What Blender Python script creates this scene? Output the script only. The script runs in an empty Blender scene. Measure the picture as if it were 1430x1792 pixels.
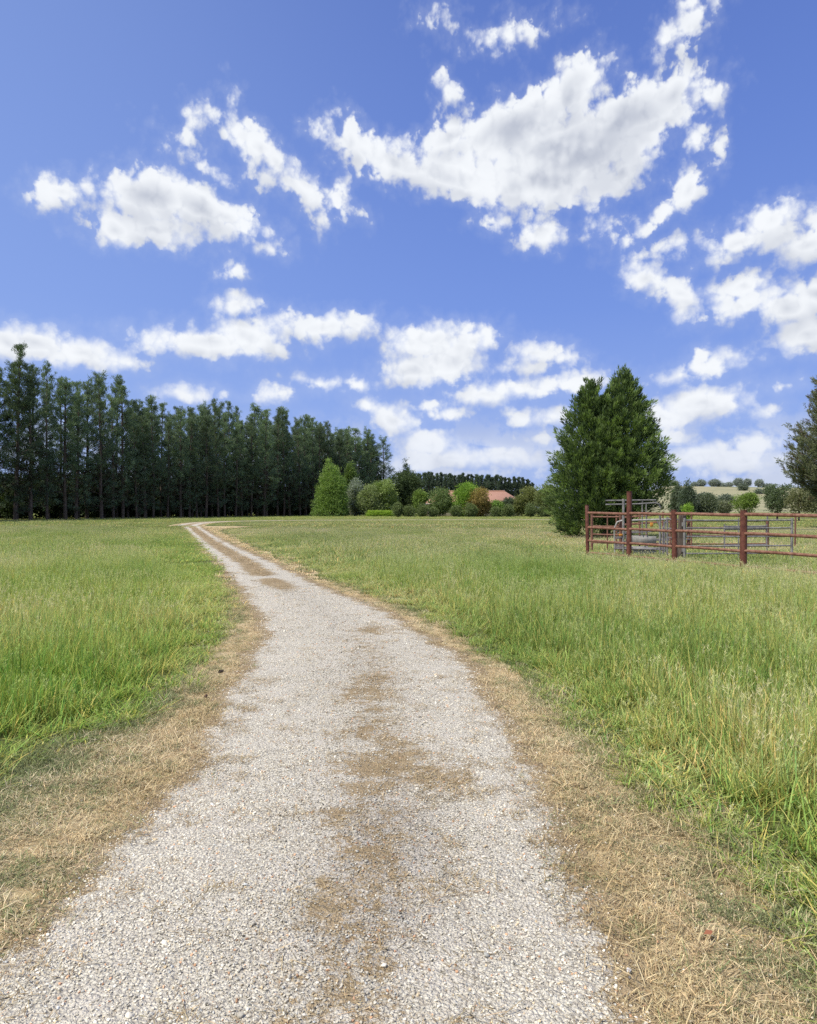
import bpy, math, random
import numpy as np

F = 1250.0; CX = 715.0; HY = 890.0; CAMZ = 1.65
S = bpy.context.scene
COL = S.collection
rng = np.random.default_rng(7)

def P(px, y, D):
    """world point seen at photo position px,y at distance D along +Y"""
    return ((px - CX) / F * D, D, CAMZ + (HY - y) / F * D)
def G(px, y):
    D = F * CAMZ / (y - HY)
    return ((px - CX) / F * D, D)

# ------------------------------------------------------------------ noise
def _hash(ix, iy, seed):
    h = (ix.astype(np.int64) * 374761393 + iy.astype(np.int64) * 668265263 + seed * 1442695041) & 0xFFFFFFFF
    h = ((h ^ (h >> 13)) * 1274126177) & 0xFFFFFFFF
    return ((h ^ (h >> 16)) & 0xFFFFFF) / float(0xFFFFFF)
def vnoise(x, y, seed=0):
    x = np.asarray(x, float); y = np.asarray(y, float)
    ix = np.floor(x); iy = np.floor(y); fx = x - ix; fy = y - iy
    fx = fx * fx * (3 - 2 * fx); fy = fy * fy * (3 - 2 * fy)
    a = _hash(ix, iy, seed); b = _hash(ix + 1, iy, seed); c = _hash(ix, iy + 1, seed); d = _hash(ix + 1, iy + 1, seed)
    return (a * (1 - fx) + b * fx) * (1 - fy) + (c * (1 - fx) + d * fx) * fy
def fbm(x, y, seed=0, o=4):
    s = 0; a = .5; t = 0
    for k in range(o):
        s = s + a * vnoise(x * 2 ** k + 17.3 * k, y * 2 ** k - 9.1 * k, seed + k); t += a; a *= .55
    return s / t
def sstep(a, b, x):
    t = np.clip((x - a) / (b - a), 0, 1); return t * t * (3 - 2 * t)

# ------------------------------------------------------------------ node helpers
def mat(name):
    m = bpy.data.materials.new(name); m.use_nodes = True
    nt = m.node_tree; nt.nodes.clear()
    return m, nt
def N(nt, t, **kw):
    n = nt.nodes.new(t)
    for k, v in kw.items():
        if k.startswith('i_'):
            key = k[2:]
            key = int(key) if key.isdigit() else key
            n.inputs[key].default_value = v
        else: setattr(n, k, v)
    return n
def L(nt, a, b): nt.links.new(a, b)
def math_n(nt, op, a, b=None, c=None, clamp=False):
    n = nt.nodes.new('ShaderNodeMath'); n.operation = op; n.use_clamp = clamp
    for i, v in enumerate((a, b, c)):
        if v is None: continue
        if hasattr(v, 'is_output'): nt.links.new(v, n.inputs[i])
        else: n.inputs[i].default_value = v
    return n.outputs[0]
def mixc(nt, f, a, b, blend='MIX'):
    n = nt.nodes.new('ShaderNodeMix'); n.data_type = 'RGBA'; n.blend_type = blend; n.clamp_factor = True
    for s, v in ((n.inputs[0], f), (n.inputs[6], a), (n.inputs[7], b)):
        if hasattr(v, 'is_output'): nt.links.new(v, s)
        else: s.default_value = v if not isinstance(v, tuple) or len(v) == 4 else (*v, 1)
    return n.outputs[2]
def mrange(nt, v, a, b, c=0., d=1., smooth=True):
    n = nt.nodes.new('ShaderNodeMapRange'); n.interpolation_type = 'SMOOTHSTEP' if smooth else 'LINEAR'
    nt.links.new(v, n.inputs[0])
    for i, q in zip((1, 2, 3, 4), (a, b, c, d)): n.inputs[i].default_value = q
    return n.outputs[0]
def noise(nt, vec, scale, detail=4, rough=.55, dist=0.):
    n = nt.nodes.new('ShaderNodeTexNoise'); n.inputs['Scale'].default_value = scale
    n.inputs['Detail'].default_value = detail; n.inputs['Roughness'].default_value = rough; n.inputs['Distortion'].default_value = dist
    nt.links.new(vec, n.inputs['Vector'])
    return n
def finish(nt, shader):
    o = nt.nodes.new('ShaderNodeOutputMaterial'); nt.links.new(shader, o.inputs[0])
def principled(nt, col, rough=.8, spec=.3, metal=0., normal=None):
    b = nt.nodes.new('ShaderNodeBsdfPrincipled')
    if hasattr(col, 'is_output'): nt.links.new(col, b.inputs['Base Color'])
    else: b.inputs['Base Color'].default_value = (*col, 1)
    if hasattr(rough, 'is_output'): nt.links.new(rough, b.inputs['Roughness'])
    else: b.inputs['Roughness'].default_value = rough
    b.inputs['Specular IOR Level'].default_value = spec; b.inputs['Metallic'].default_value = metal
    if normal is not None: nt.links.new(normal, b.inputs['Normal'])
    return b.outputs[0]

# ------------------------------------------------------------------ mesh helpers
def mesh_np(name, V, Fq, attrs=None, smooth=False):
    """V (n,3); Fq list of index arrays (m,k) ; attrs name->(n,) or (n,3) colour arrays on points"""
    me = bpy.data.meshes.new(name)
    V = np.asarray(V, np.float32)
    me.vertices.add(len(V)); me.vertices.foreach_set('co', V.ravel())
    if Fq is not None:
        if not isinstance(Fq, list): Fq = [Fq]
        Fq = [np.asarray(f, np.int32) for f in Fq if len(f)]
        loops = np.concatenate([f.ravel() for f in Fq])
        tot = np.concatenate([np.full(len(f), f.shape[1], np.int32) for f in Fq])
        start = np.concatenate([[0], np.cumsum(tot)[:-1]]).astype(np.int32)
        me.loops.add(len(loops)); me.loops.foreach_set('vertex_index', loops)
        me.polygons.add(len(tot)); me.polygons.foreach_set('loop_start', start); me.polygons.foreach_set('loop_total', tot)
        if smooth: me.polygons.foreach_set('use_smooth', np.ones(len(tot), bool))
    for k, a in (attrs or {}).items():
        a = np.asarray(a, np.float32)
        if a.ndim == 1:
            at = me.attributes.new(k, 'FLOAT', 'POINT'); at.data.foreach_set('value', a)
        else:
            at = me.attributes.new(k, 'FLOAT_COLOR', 'POINT')
            c = np.ones((len(a), 4), np.float32); c[:, :3] = a; at.data.foreach_set('color', c.ravel())
    me.update(calc_edges=True); me.validate()
    return me

def link(name, me, m=None, parent=None, loc=None):
    o = bpy.data.objects.new(name, me); COL.objects.link(o)
    if m is not None and not len(me.materials): me.materials.append(m)
    if parent is not None: o.parent = parent
    if loc is not None: o.location = loc
    return o
def tag(o, label=None, cat=None, group=None, kind=None):
    if label: o['label'] = label
    if cat: o['category'] = cat
    if group: o['group'] = group
    if kind: o['kind'] = kind
    return o
def empty(name, loc, rz=0., **kw):
    o = bpy.data.objects.new(name, None); COL.objects.link(o); o.location = loc; o.rotation_euler = (0, 0, rz)
    o.empty_display_size = .3
    return tag(o, **kw)
def copy_tree(o, parent=None):
    c = o.copy(); COL.objects.link(c)
    if parent is not None: c.parent = parent
    for ch in list(o.children): copy_tree(ch, c)
    return c

class MB:
    """collects simple shapes into one mesh"""
    def __init__(s): s.V = []; s.Q = []; s.T = []; s.n = 0
    def add(s, V, Q=None, T=None):
        V = np.asarray(V, float); s.V.append(V)
        if Q is not None and len(Q): s.Q.append(np.asarray(Q) + s.n)
        if T is not None and len(T): s.T.append(np.asarray(T) + s.n)
        s.n += len(V)
    def tube(s, pts, r, seg=10, cap=True, wob=0.):
        pts = np.asarray(pts, float); n = len(pts)
        r = np.full(n, r) if np.isscalar(r) else np.asarray(r)
        t = np.gradient(pts, axis=0); t /= np.linalg.norm(t, axis=1)[:, None] + 1e-9
        up = np.array([0, 0, 1.]) if abs(t[0][2]) < .9 else np.array([1., 0, 0])
        V = []
        for i in range(n):
            a = np.cross(t[i], up); a /= np.linalg.norm(a) + 1e-9; b = np.cross(a, t[i])
            th = np.linspace(0, 2 * np.pi, seg, endpoint=False)
            rr = r[i] * (1 + wob * (rng.random(seg) - .5))
            V.append(pts[i] + np.outer(np.cos(th) * rr, a) + np.outer(np.sin(th) * rr, b))
        V = np.concatenate(V); Q = []
        for i in range(n - 1):
            for k in range(seg):
                k2 = (k + 1) % seg
                Q.append((i * seg + k, i * seg + k2, (i + 1) * seg + k2, (i + 1) * seg + k))
        T = []
        if cap:
            c0 = len(V); V = np.vstack([V, pts[0], pts[-1]])
            for k in range(seg):
                k2 = (k + 1) % seg
                T.append((c0, k2, k)); T.append((c0 + 1, (n - 1) * seg + k, (n - 1) * seg + k2))
        s.add(V, Q, T); return s
    def box(s, c, size, rz=0., tilt=0.):
        x, y, z = [q / 2 for q in size]
        b = min(x, y, z) * .12
        V = []
        for sx in (-1, 1):
            for sy in (-1, 1):
                for sz in (-1, 1):
                    V += [(sx * (x - b), sy * y, sz * (z - b)), (sx * x, sy * (y - b), sz * (z - b)), (sx * (x - b), sy * (y - b), sz * z)]
        import bmesh
        bm = bmesh.new(); [bm.verts.new(v) for v in V]
        bmesh.ops.convex_hull(bm, input=bm.verts[:]); bm.verts.index_update()
        VV = np.array([v.co[:] for v in bm.verts]); T = [[v.index for v in f.verts] for f in bm.faces if len(f.verts) == 3]
        Q = [[v.index for v in f.verts] for f in bm.faces if len(f.verts) == 4]
        bm.free()
        ct, st = math.cos(tilt), math.sin(tilt)
        VV = VV @ np.array([[1, 0, 0], [0, ct, st], [0, -st, ct]])
        cr, sr = math.cos(rz), math.sin(rz)
        VV = VV @ np.array([[cr, sr, 0], [-sr, cr, 0], [0, 0, 1]])
        s.add(VV + np.array(c), Q, T); return s
    def build(s, name, m, parent=None, smooth=True):
        me = mesh_np(name, np.concatenate(s.V), [np.concatenate(x) for x in (s.Q, s.T) if x], smooth=smooth)
        if smooth:
            try: me.set_sharp_from_angle(angle=math.radians(35))
            except Exception: pass
        return link(name, me, m, parent)

def unit(v):
    return v / (np.linalg.norm(v, axis=-1, keepdims=True) + 1e-9)
def cards(C, Dn, Ln, W, r=rng):
    """rhombic leaves: base C, direction Dn, length Ln, width W"""
    n = len(C); side = unit(np.cross(Dn, unit(r.normal(size=(n, 3)))))
    Ln = np.broadcast_to(np.asarray(Ln, float), (n,))[:, None]; W = np.broadcast_to(np.asarray(W, float), (n,))[:, None]
    m = C + Dn * Ln * .45
    V = np.stack([C, m + side * W / 2, C + Dn * Ln, m - side * W / 2], 1).reshape(-1, 3)
    Q = np.arange(n * 4).reshape(n, 4)
    return V, Q

# ------------------------------------------------------------------ materials
def foliage_mat(name, transl=.25, obj_var=.25, rough=.7):
    m, nt = mat(name)
    at = N(nt, 'ShaderNodeAttribute', attribute_name='tint')
    oi = N(nt, 'ShaderNodeObjectInfo')
    f = mrange(nt, oi.outputs['Random'], 0, 1, 1 - obj_var, 1 + obj_var, False)
    sc = N(nt, 'ShaderNodeVectorMath', operation='SCALE'); L(nt, at.outputs['Color'], sc.inputs[0]); L(nt, f, sc.inputs['Scale'])
    d = N(nt, 'ShaderNodeBsdfPrincipled'); d.inputs['Roughness'].default_value = rough; d.inputs['Specular IOR Level'].default_value = .22
    L(nt, sc.outputs[0], d.inputs['Base Color'])
    t = N(nt, 'ShaderNodeBsdfTranslucent')
    tc = mixc(nt, 1., sc.outputs[0], (1.2, 1.35, .6), 'MULTIPLY'); L(nt, tc, t.inputs[0])
    mx = N(nt, 'ShaderNodeMixShader', i_0=transl); L(nt, d.outputs[0], mx.inputs[1]); L(nt, t.outputs[0], mx.inputs[2])
    finish(nt, mx.outputs[0]); return m
M_PINE = foliage_mat('pine_needles', .28, .28)
M_LEAF = foliage_mat('broad_leaves', .3, .05)

def bark_mat(name, c1, c2):
    m, nt = mat(name)
    tc = N(nt, 'ShaderNodeTexCoord'); mp = N(nt, 'ShaderNodeMapping'); mp.inputs['Scale'].default_value = (1, 1, .18)
    L(nt, tc.outputs['Object'], mp.inputs[0])
    n = noise(nt, mp.outputs[0], 14, 6, .65)
    c = mixc(nt, mrange(nt, n.outputs[0], .35, .65), c1, c2)
    b = N(nt, 'ShaderNodeBump', i_Strength=.8, i_Distance=.03); L(nt, n.outputs[0], b.inputs['Height'])
    finish(nt, principled(nt, c, .9, .15, 0, b.outputs[0])); return m
M_BARK = bark_mat('pine_bark', (.045, .036, .03), (.13, .105, .085))
M_BARK2 = bark_mat('brown_bark', (.06, .045, .03), (.17, .13, .1))

def paint_metal(name, c1, c2, rough=.55, metal=0., scale=9):
    m, nt = mat(name)
    tc = N(nt, 'ShaderNodeTexCoord')
    n = noise(nt, tc.outputs['Object'], scale, 7, .65); n2 = noise(nt, tc.outputs['Object'], scale * 7, 4, .6)
    f = mrange(nt, math_n(nt, 'MULTIPLY_ADD', n2.outputs[0], .4, math_n(nt, 'MULTIPLY', n.outputs[0], .8)), .45, .75)
    b = N(nt, 'ShaderNodeBump', i_Strength=.35, i_Distance=.004); L(nt, n2.outputs[0], b.inputs['Height'])
    finish(nt, principled(nt, mixc(nt, f, c1, c2), rough, .3, metal, b.outputs[0])); return m
M_RED = paint_metal('red_oxide_paint', (.085, .028, .02), (.17, .065, .042))
M_RAIL = paint_metal('rusty_rail', (.14, .055, .034), (.27, .145, .095), .7)
M_GALV = paint_metal('galvanised_steel', (.14, .135, .13), (.30, .29, .27), .65, .15)
M_GREY = paint_metal('weathered_grey_steel', (.13, .12, .13), (.28, .26, .25), .6, .2)
M_SHEET = paint_metal('pale_sheet_steel', (.24, .23, .21), (.42, .40, .36), .55, .1, 4)
M_ORANGE = paint_metal('orange_paint', (.5, .2, .03), (.6, .3, .06), .6)
M_BROWNP = paint_metal('rust_brown_steel', (.12, .06, .045), (.24, .12, .08), .8)

# ------------------------------------------------------------------ road cross sections
GLp = [(-3.3, -4), (-3.1, 0), (-2.95, 2.4)] + [G(*q) for q in [(0, 1350), (50, 1310), (200, 1275), (310, 1200), (390, 1110), (400, 1050), (375, 990), (345, 950), (320, 925)]]
VLp = [(-1.75, -4), (-1.7, 0), (-1.58, 2.29)] + [G(*q) for q in [(0, 1660), (100, 1600), (190, 1500), (290, 1400), (360, 1300), (405, 1200), (455, 1130), (447, 1080), (430, 1050), (388, 1000), (350, 960), (324, 930), (316, 920)]]
VRp = [(.7, -4), (.7, 0), (.72, 2.29)] + [G(*q) for q in [(1110, 1700), (1060, 1600), (1010, 1500), (960, 1400), (910, 1300), (845, 1200), (810, 1150), (740, 1110), (700, 1085), (640, 1055), (585, 1035), (540, 1015), (495, 990), (450, 970), (400, 948), (367, 930), (352, 921)]]
GRp = [(1.9, -4), (1.7, 0), (1.6, 2.29)] + [G(*q) for q in [(1340, 1560), (1290, 1480), (1150, 1390), (1090, 1330), (1000, 1250), (940, 1190), (855, 1140), (765, 1090), (705, 1060), (605, 1025), (525, 990), (442, 955), (386, 928)]]
def prof(pts, D):
    a = np.array(sorted(pts, key=lambda q: q[1])); return np.interp(D, a[:, 1], a[:, 0])
d = -4.; Ds = []
while d < 66: Ds.append(d); d += max(.03, .004 * abs(d)) if d < 30 else .35
Ds = np.array(Ds)
def smooth(a, k):
    kk = np.hanning(k * 2 + 3)[1:-1]; kk /= kk.sum()
    return np.convolve(np.pad(a, (k, k), 'edge'), kk, 'valid')
def secs():
    out = []
    for pts in (GLp, VLp, VRp, GRp):
        out.append(smooth(prof(pts, Ds), 7))
    return out
gl, vl, vr, gr = secs()
# bend of the drive behind the grass
bend = np.array([(-20.6, 66), (-21.9, 71), (-23.2, 77), (-24.0, 83), (-23.8, 89), (-21.8, 94.5), (-18, 98.5), (-12, 101.5), (-4, 103.5), (6, 105), (18, 106), (30, 107)])
tt = np.linspace(0, len(bend) - 1, 160)[1:]
bx = smooth(np.interp(tt, np.arange(len(bend)), bend[:, 0]), 6); by = smooth(np.interp(tt, np.arange(len(bend)), bend[:, 1]), 6)
tx = np.gradient(bx); ty = np.gradient(by); ln = np.hypot(tx, ty); nx, ny = ty / ln, -tx / ln      # right-hand normal
def off(w): return np.stack([bx + nx * w, by + ny * w], 1)
GL = np.vstack([np.stack([gl, Ds], 1), off(-1.75)]); VL = np.vstack([np.stack([vl, Ds], 1), off(-1.2)])
VR = np.vstack([np.stack([vr, Ds], 1), off(1.2)]); GR = np.vstack([np.stack([gr, Ds], 1), off(1.75)])
Dall = np.concatenate([Ds, by])
# ragged gravel edges
def ragged(E, seed, amp_near=.10):
    D = E[:, 1]; a = amp_near * (1 + .02 * np.clip(D, 0, 40))
    n = (fbm(D * 2.2, D * 0 + seed, seed, 4) - .5) * 2.4 + (fbm(D * 11, D * 0 + seed, seed + 9, 3) - .5) * .9
    E = E.copy(); E[:, 0] += n * a; return E
VLr = ragged(VL, 3); VRr = ragged(VR, 5)
VLx = VLr - np.array([.09, 0]); VRx = VRr + np.array([.09, 0])
GLr = ragged(GL, 11, .07); GRr = ragged(GR, 13, .07)

def inside(px, py, A, B):
    """is point between boundary polylines A and B (arrays of x,y)"""
    poly = np.vstack([A[::3], B[::-1][::3]])
    x1, y1 = poly[:, 0], poly[:, 1]; x2, y2 = np.roll(x1, -1), np.roll(y1, -1)
    res = np.zeros(len(px), bool)
    for s in range(0, len(px), 20000):
        X = px[s:s + 20000, None]; Y = py[s:s + 20000, None]
        c = ((y1 > Y) != (y2 > Y)) & (X < (x2 - x1) * (Y - y1) / np.where(y2 == y1, 1e-9, y2 - y1) + x1)
        res[s:s + 20000] = c.sum(1) % 2 == 1
    return res

# straw patches on the crown of the drive: (photo px, y, rx px, ry px, weight)
PATCH = [(640, 1215, 50, 22, .9), (655, 1195, 40, 14, .8), (650, 1245, 40, 16, .7), (640, 1290, 55, 22, .8), (690, 1310, 45, 22, .8), (660, 1350, 75, 28, 1.), (760, 1365, 60, 28, .85), (640, 1385, 55, 22, .9),
         (700, 1330, 60, 20, .8), (590, 1440, 40, 22, .8), (655, 1510, 45, 24, 1.1), (625, 1425, 30, 15, .7), (560, 1560, 30, 20, .65), (590, 1610, 60, 28, .95), (560, 1600, 40, 26, .9), (610, 1565, 25, 14, .7),
         (655, 1106, 38, 9, .85), (640, 1160, 30, 8, .45), (560, 1480, 20, 18, .5), (645, 1268, 35, 12, .7), (820, 1360, 18, 22, .7), (700, 1400, 40, 12, .55), (1010, 1470, 14, 12, .8)]
PG = []
for (px, y, rx, ry, w) in PATCH:
    X, D = G(px, y); PG.append((X, D, rx / F * D, ry * D * D / (F * CAMZ), w))
def cl_frac(X, D):
    """position across the gravel 0..1 using the straight part"""
    l = np.interp(D, Ds, vl); r = np.interp(D, Ds, vr); return (X - l) / (r - l)
def straw_field(X, D, frac):
    s = np.zeros_like(X)
    for (x0, d0, rx, ry, w) in PG:
        s = np.maximum(s, w * .86 * np.exp(-(((X - x0) / (rx * 1.15)) ** 2 + ((D - d0) / (ry * 1.15)) ** 2) * .75))
    mid = np.exp(-((frac - .50) / .17) ** 2 * 1.1)
    far = sstep(13.0, 15.5, D) * mid * 1.25
    gap = np.exp(-((D - 16.9 - .9 * (frac - .5)) / .45) ** 2)
    far = far * (1 - .8 * gap)
    near = (.46 + .08 * (1 - sstep(3, 6, D))) * np.exp(-((frac - .56) / .14) ** 2) * (1 - sstep(8.5, 11, D))
    return np.maximum(np.maximum(s, far), near)

# ------------------------------------------------------------------ ground and drive materials
def field_colors(nt, pos):
    n1 = noise(nt, pos, .35, 5, .6); n2 = noise(nt, pos, 4., 5, .7); n3 = noise(nt, pos, 30., 3, .7)
    c = mixc(nt, mrange(nt, n1.outputs[0], .35, .65), (.085, .115, .03), (.15, .15, .06))
    c = mixc(nt, mrange(nt, n2.outputs[0], .4, .7), c, (.10, .115, .04))
    c = mixc(nt, mrange(nt, n3.outputs[0], .5, .75, 0, .6), c, (.05, .05, .02))
    return c, n2, n3
m_ground, nt = mat('field_soil_and_thatch')
geo = N(nt, 'ShaderNodeNewGeometry')
c, n2, n3 = field_colors(nt, geo.outputs['Position'])
sx = N(nt, 'ShaderNodeSeparateXYZ'); L(nt, geo.outputs['Position'], sx.inputs[0])
fary = mrange(nt, sx.outputs['Y'], 60, 150)
nf = noise(nt, geo.outputs['Position'], .03, 5, .6)
farc = mixc(nt, mrange(nt, nf.outputs[0], .35, .65), (.18, .21, .075), (.25, .25, .10))
c = mixc(nt, fary, c, farc)
b = N(nt, 'ShaderNodeBump', i_Strength=.6, i_Distance=.03); L(nt, n3.outputs[0], b.inputs['Height'])
finish(nt, principled(nt, c, .95, .1, 0, b.outputs[0]))

def straw_color(nt, pos):
    a = noise(nt, pos, 2.2, 5, .6); b_ = noise(nt, pos, 22, 5, .7); c_ = noise(nt, pos, 140, 3, .7)
    c = mixc(nt, mrange(nt, a.outputs[0], .35, .65), (.48, .36, .19), (.60, .48, .29))
    c = mixc(nt, mrange(nt, b_.outputs[0], .42, .68), c, (.36, .28, .15))
    c = mixc(nt, mrange(nt, c_.outputs[0], .5, .75, 0, .7), c, (.12, .09, .05))
    return c, b_, c_
m_verge, nt = mat('dry_straw_verge')
geo = N(nt, 'ShaderNodeNewGeometry'); pos = geo.outputs['Position']
c, nb, nc_ = straw_color(nt, pos)
at = N(nt, 'ShaderNodeAttribute', attribute_name='green')
ng = noise(nt, pos, 5, 4, .65)
gf = mrange(nt, math_n(nt, 'ADD', at.outputs['Fac'], math_n(nt, 'MULTIPLY_ADD', ng.outputs[0], .8, -.4)), .25, .85)
c = mixc(nt, gf, c, (.26, .27, .12))
b = N(nt, 'ShaderNodeBump', i_Strength=.7, i_Distance=.015); L(nt, nc_.outputs[0], b.inputs['Height'])
finish(nt, principled(nt, c, .95, .1, 0, b.outputs[0]))

m_gravel, nt = mat('crushed_limestone_gravel')
geo = N(nt, 'ShaderNodeNewGeometry'); pos = geo.outputs['Position']
warp = noise(nt, pos, 35, 2, .5)
wv = N(nt, 'ShaderNodeVectorMath', operation='MULTIPLY_ADD'); L(nt, warp.outputs['Color'], wv.inputs[0]); wv.inputs[1].default_value = (.02, .02, .02); L(nt, pos, wv.inputs[2])
v1 = N(nt, 'ShaderNodeTexVoronoi', i_Scale=78.); L(nt, wv.outputs[0], v1.inputs['Vector'])
v2 = N(nt, 'ShaderNodeTexVoronoi', i_Scale=190.); L(nt, wv.outputs[0], v2.inputs['Vector'])
s1 = N(nt, 'ShaderNodeSeparateColor'); L(nt, v1.outputs['Color'], s1.inputs[0])
s2 = N(nt, 'ShaderNodeSeparateColor'); L(nt, v2.outputs['Color'], s2.inputs[0])
r1 = N(nt, 'ShaderNodeValToRGB'); L(nt, s1.outputs[0], r1.inputs[0])
e = r1.color_ramp.elements; e[0].position = 0; e[0].color = (.20, .185, .17, 1); e[1].position = 1; e[1].color = (.70, .665, .61, 1)
for p_, c_ in ((.12, (.34, .29, .24, 1)), (.35, (.42, .39, .36, 1)), (.6, (.52, .485, .43, 1)), (.8, (.60, .56, .51, 1))):
    q = e.new(p_); q.color = c_
c = mixc(nt, 1., mixc(nt, .35, r1.outputs[0], mixc(nt, s2.outputs[0], (.34, .31, .27), (.66, .62, .55))), (1.21, 1.21, 1.09), 'MULTIPLY')
big = noise(nt, pos, .9, 5, .6)
tone = N(nt, 'ShaderNodeAttribute', attribute_name='tone')
c = mixc(nt, mrange(nt, math_n(nt, 'ADD', tone.outputs['Fac'], math_n(nt, 'MULTIPLY_ADD', big.outputs[0], .7, -.35)), .1, .9, 0, .55), c, (.33, .30, .27))
c = mixc(nt, mrange(nt, noise(nt, pos, 3.1, 5, .65).outputs[0], .42, .68, 0, .7), c, (.66, .61, .51))
cav = mrange(nt, v1.outputs['Distance'], .35, .75, 0, .35); c = mixc(nt, cav, c, (.15, .13, .11))
stc, sb, scc = straw_color(nt, pos)
at = N(nt, 'ShaderNodeAttribute', attribute_name='straw')
ns = noise(nt, pos, 9, 6, .72); ns2 = noise(nt, pos, 45, 3, .7)
nn = math_n(nt, 'MULTIPLY_ADD', ns.outputs[0], 1.9, math_n(nt, 'MULTIPLY', ns2.outputs[0], 1.2))
sf = mrange(nt, math_n(nt, 'ADD', at.outputs['Fac'], math_n(nt, 'ADD', nn, -1.55)), .34, .70)
c = mixc(nt, math_n(nt, 'MULTIPLY', sf, .9), c, mixc(nt, 1., stc, (.66, .62, .58), 'MULTIPLY'))
hgt = math_n(nt, 'MULTIPLY_ADD', v2.outputs['Distance'], -.4, math_n(nt, 'MULTIPLY', v1.outputs['Distance'], -1.))
b = N(nt, 'ShaderNodeBump', i_Strength=.9, i_Distance=.012); L(nt, hgt, b.inputs['Height'])
finish(nt, principled(nt, c, .9, .15, 0, b.outputs[0]))

# ------------------------------------------------------------------ ground, hill, verge, drive sheets
def strip(name, A, B, z, k, m, extra=None, crown=0.):
    n = len(A); t = np.linspace(0, 1, k + 1)
    XY = A[:, None, :] * (1 - t[None, :, None]) + B[:, None, :] * t[None, :, None]
    zz = z + crown * np.sin(np.pi * t)[None, :] * np.ones((n, 1))
    V = np.dstack([XY, zz]).reshape(-1, 3)
    i = np.arange(n - 1)[:, None] * (k + 1) + np.arange(k)[None, :]
    Q = np.stack([i, i + 1, i + k + 2, i + k + 1], -1).reshape(-1, 4)
    T = np.tile(t, n)
    me = mesh_np(name, V, Q, extra(V[:, 0], V[:, 1], T) if extra else None, smooth=True)
    return tag(link(name, me, m), kind='structure')

gx = np.unique(np.concatenate([np.linspace(-6000, -200, 20), np.linspace(-200, 200, 81), np.linspace(200, 6000, 20)]))
gy = np.unique(np.concatenate([np.linspace(-3000, -20, 8), np.linspace(-20, 260, 57), np.linspace(260, 9000, 24)]))
XX, YY = np.meshgrid(gx, gy)
ZZ = (fbm(XX * .03, YY * .03, 2, 3) - .5) * .12 * sstep(8, 30, np.hypot(XX, YY)) * (1 - sstep(150, 260, np.hypot(XX, YY))) * 0
V = np.stack([XX, YY, ZZ], -1).reshape(-1, 3); nxg = len(gx)
i = np.arange(len(gy) - 1)[:, None] * nxg + np.arange(nxg - 1)[None, :]
Q = np.stack([i, i + 1, i + nxg + 1, i + nxg], -1).reshape(-1, 4)
tag(link('ground', mesh_np('ground', V, Q, smooth=True), m_ground), kind='structure')

def green_attr(X, D, T):
    gnoise = fbm(X * 1.3, D * 1.3, 31, 4)
    e = np.minimum(T, 1 - T)
    left_patch = np.exp(-((X + 2.3) / .55) ** 2 - ((D - 3.9) / 1.2) ** 2) * .8
    return {'green': np.clip(1 - e * 16, 0, 1) * .75 + left_patch + (gnoise - .55) * .8}
strip('verge', GLr, GRr, .004, 44, m_verge, green_attr)
def grav_attr(X, D, T):
    f = T
    s = straw_field(X, D, f)
    e = np.minimum(T, 1 - T)
    wdt = np.interp(D, Ds, vr - vl); ed_ = e * np.where(D > 65, 2.4, wdt)
    s = np.maximum(s, 1.05 * (1 - sstep(0, .24 + .012 * np.clip(D, 0, 30), ed_)))
    tone_ = .35 * np.exp(-((f - .52) / .2) ** 2) - .25 + .75 * np.exp(-((X - (-.05)) / .33) ** 2) * np.exp(-((D - 3.3) / .9) ** 2) + .15 * np.exp(-((f - .5) / .2) ** 2)
    return {'straw': s, 'tone': tone_}
strip('gravel_drive', VLx, VRx, .010, 44, m_gravel, grav_attr, crown=.02)

m_hill, nt = mat('dry_hill_pasture')
geo = N(nt, 'ShaderNodeNewGeometry'); pos = geo.outputs['Position']
a = noise(nt, pos, .012, 6, .65); b_ = noise(nt, pos, .09, 5, .7)
c = mixc(nt, mrange(nt, a.outputs[0], .35, .65), (.24, .25, .14), (.34, .31, .19))  # pasture colours paled and greyed, with distance haze painted in
c = mixc(nt, mrange(nt, b_.outputs[0], .5, .7, 0, .6), c, (.12, .14, .06))
finish(nt, principled(nt, c, .95, .05))
hx = np.linspace(90, 1500, 90); hy = np.linspace(270, 1500, 80)
XX, YY = np.meshgrid(hx, hy)
azr = XX / YY
crest = 25. + (fbm(XX * .006, YY * .006, 5, 4) - .5) * 9
ZZ = crest * sstep(290, 720, YY) * (1 - .5 * sstep(820, 1400, YY)) * sstep(.27, .37, azr) - .6 + (fbm(XX * .02, YY * .02, 8, 3) - .5) * 1.2 * sstep(330, 500, YY)
V = np.stack([XX, YY, ZZ], -1).reshape(-1, 3); n_ = len(hx)
i = np.arange(len(hy) - 1)[:, None] * n_ + np.arange(n_ - 1)[None, :]
Q = np.stack([i, i + 1, i + n_ + 1, i + n_], -1).reshape(-1, 4)
tag(link('hill', mesh_np('hill', V, Q, smooth=True), m_hill), kind='structure')
def hill_z(X, Y):
    cr = 25. + (fbm(np.array([X * .006]), np.array([Y * .006]), 5, 4)[0] - .5) * 9
    return float(cr * sstep(290, 720, Y) * (1 - .5 * sstep(820, 1400, Y)) * sstep(.27, .37, X / Y) - .6)

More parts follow.
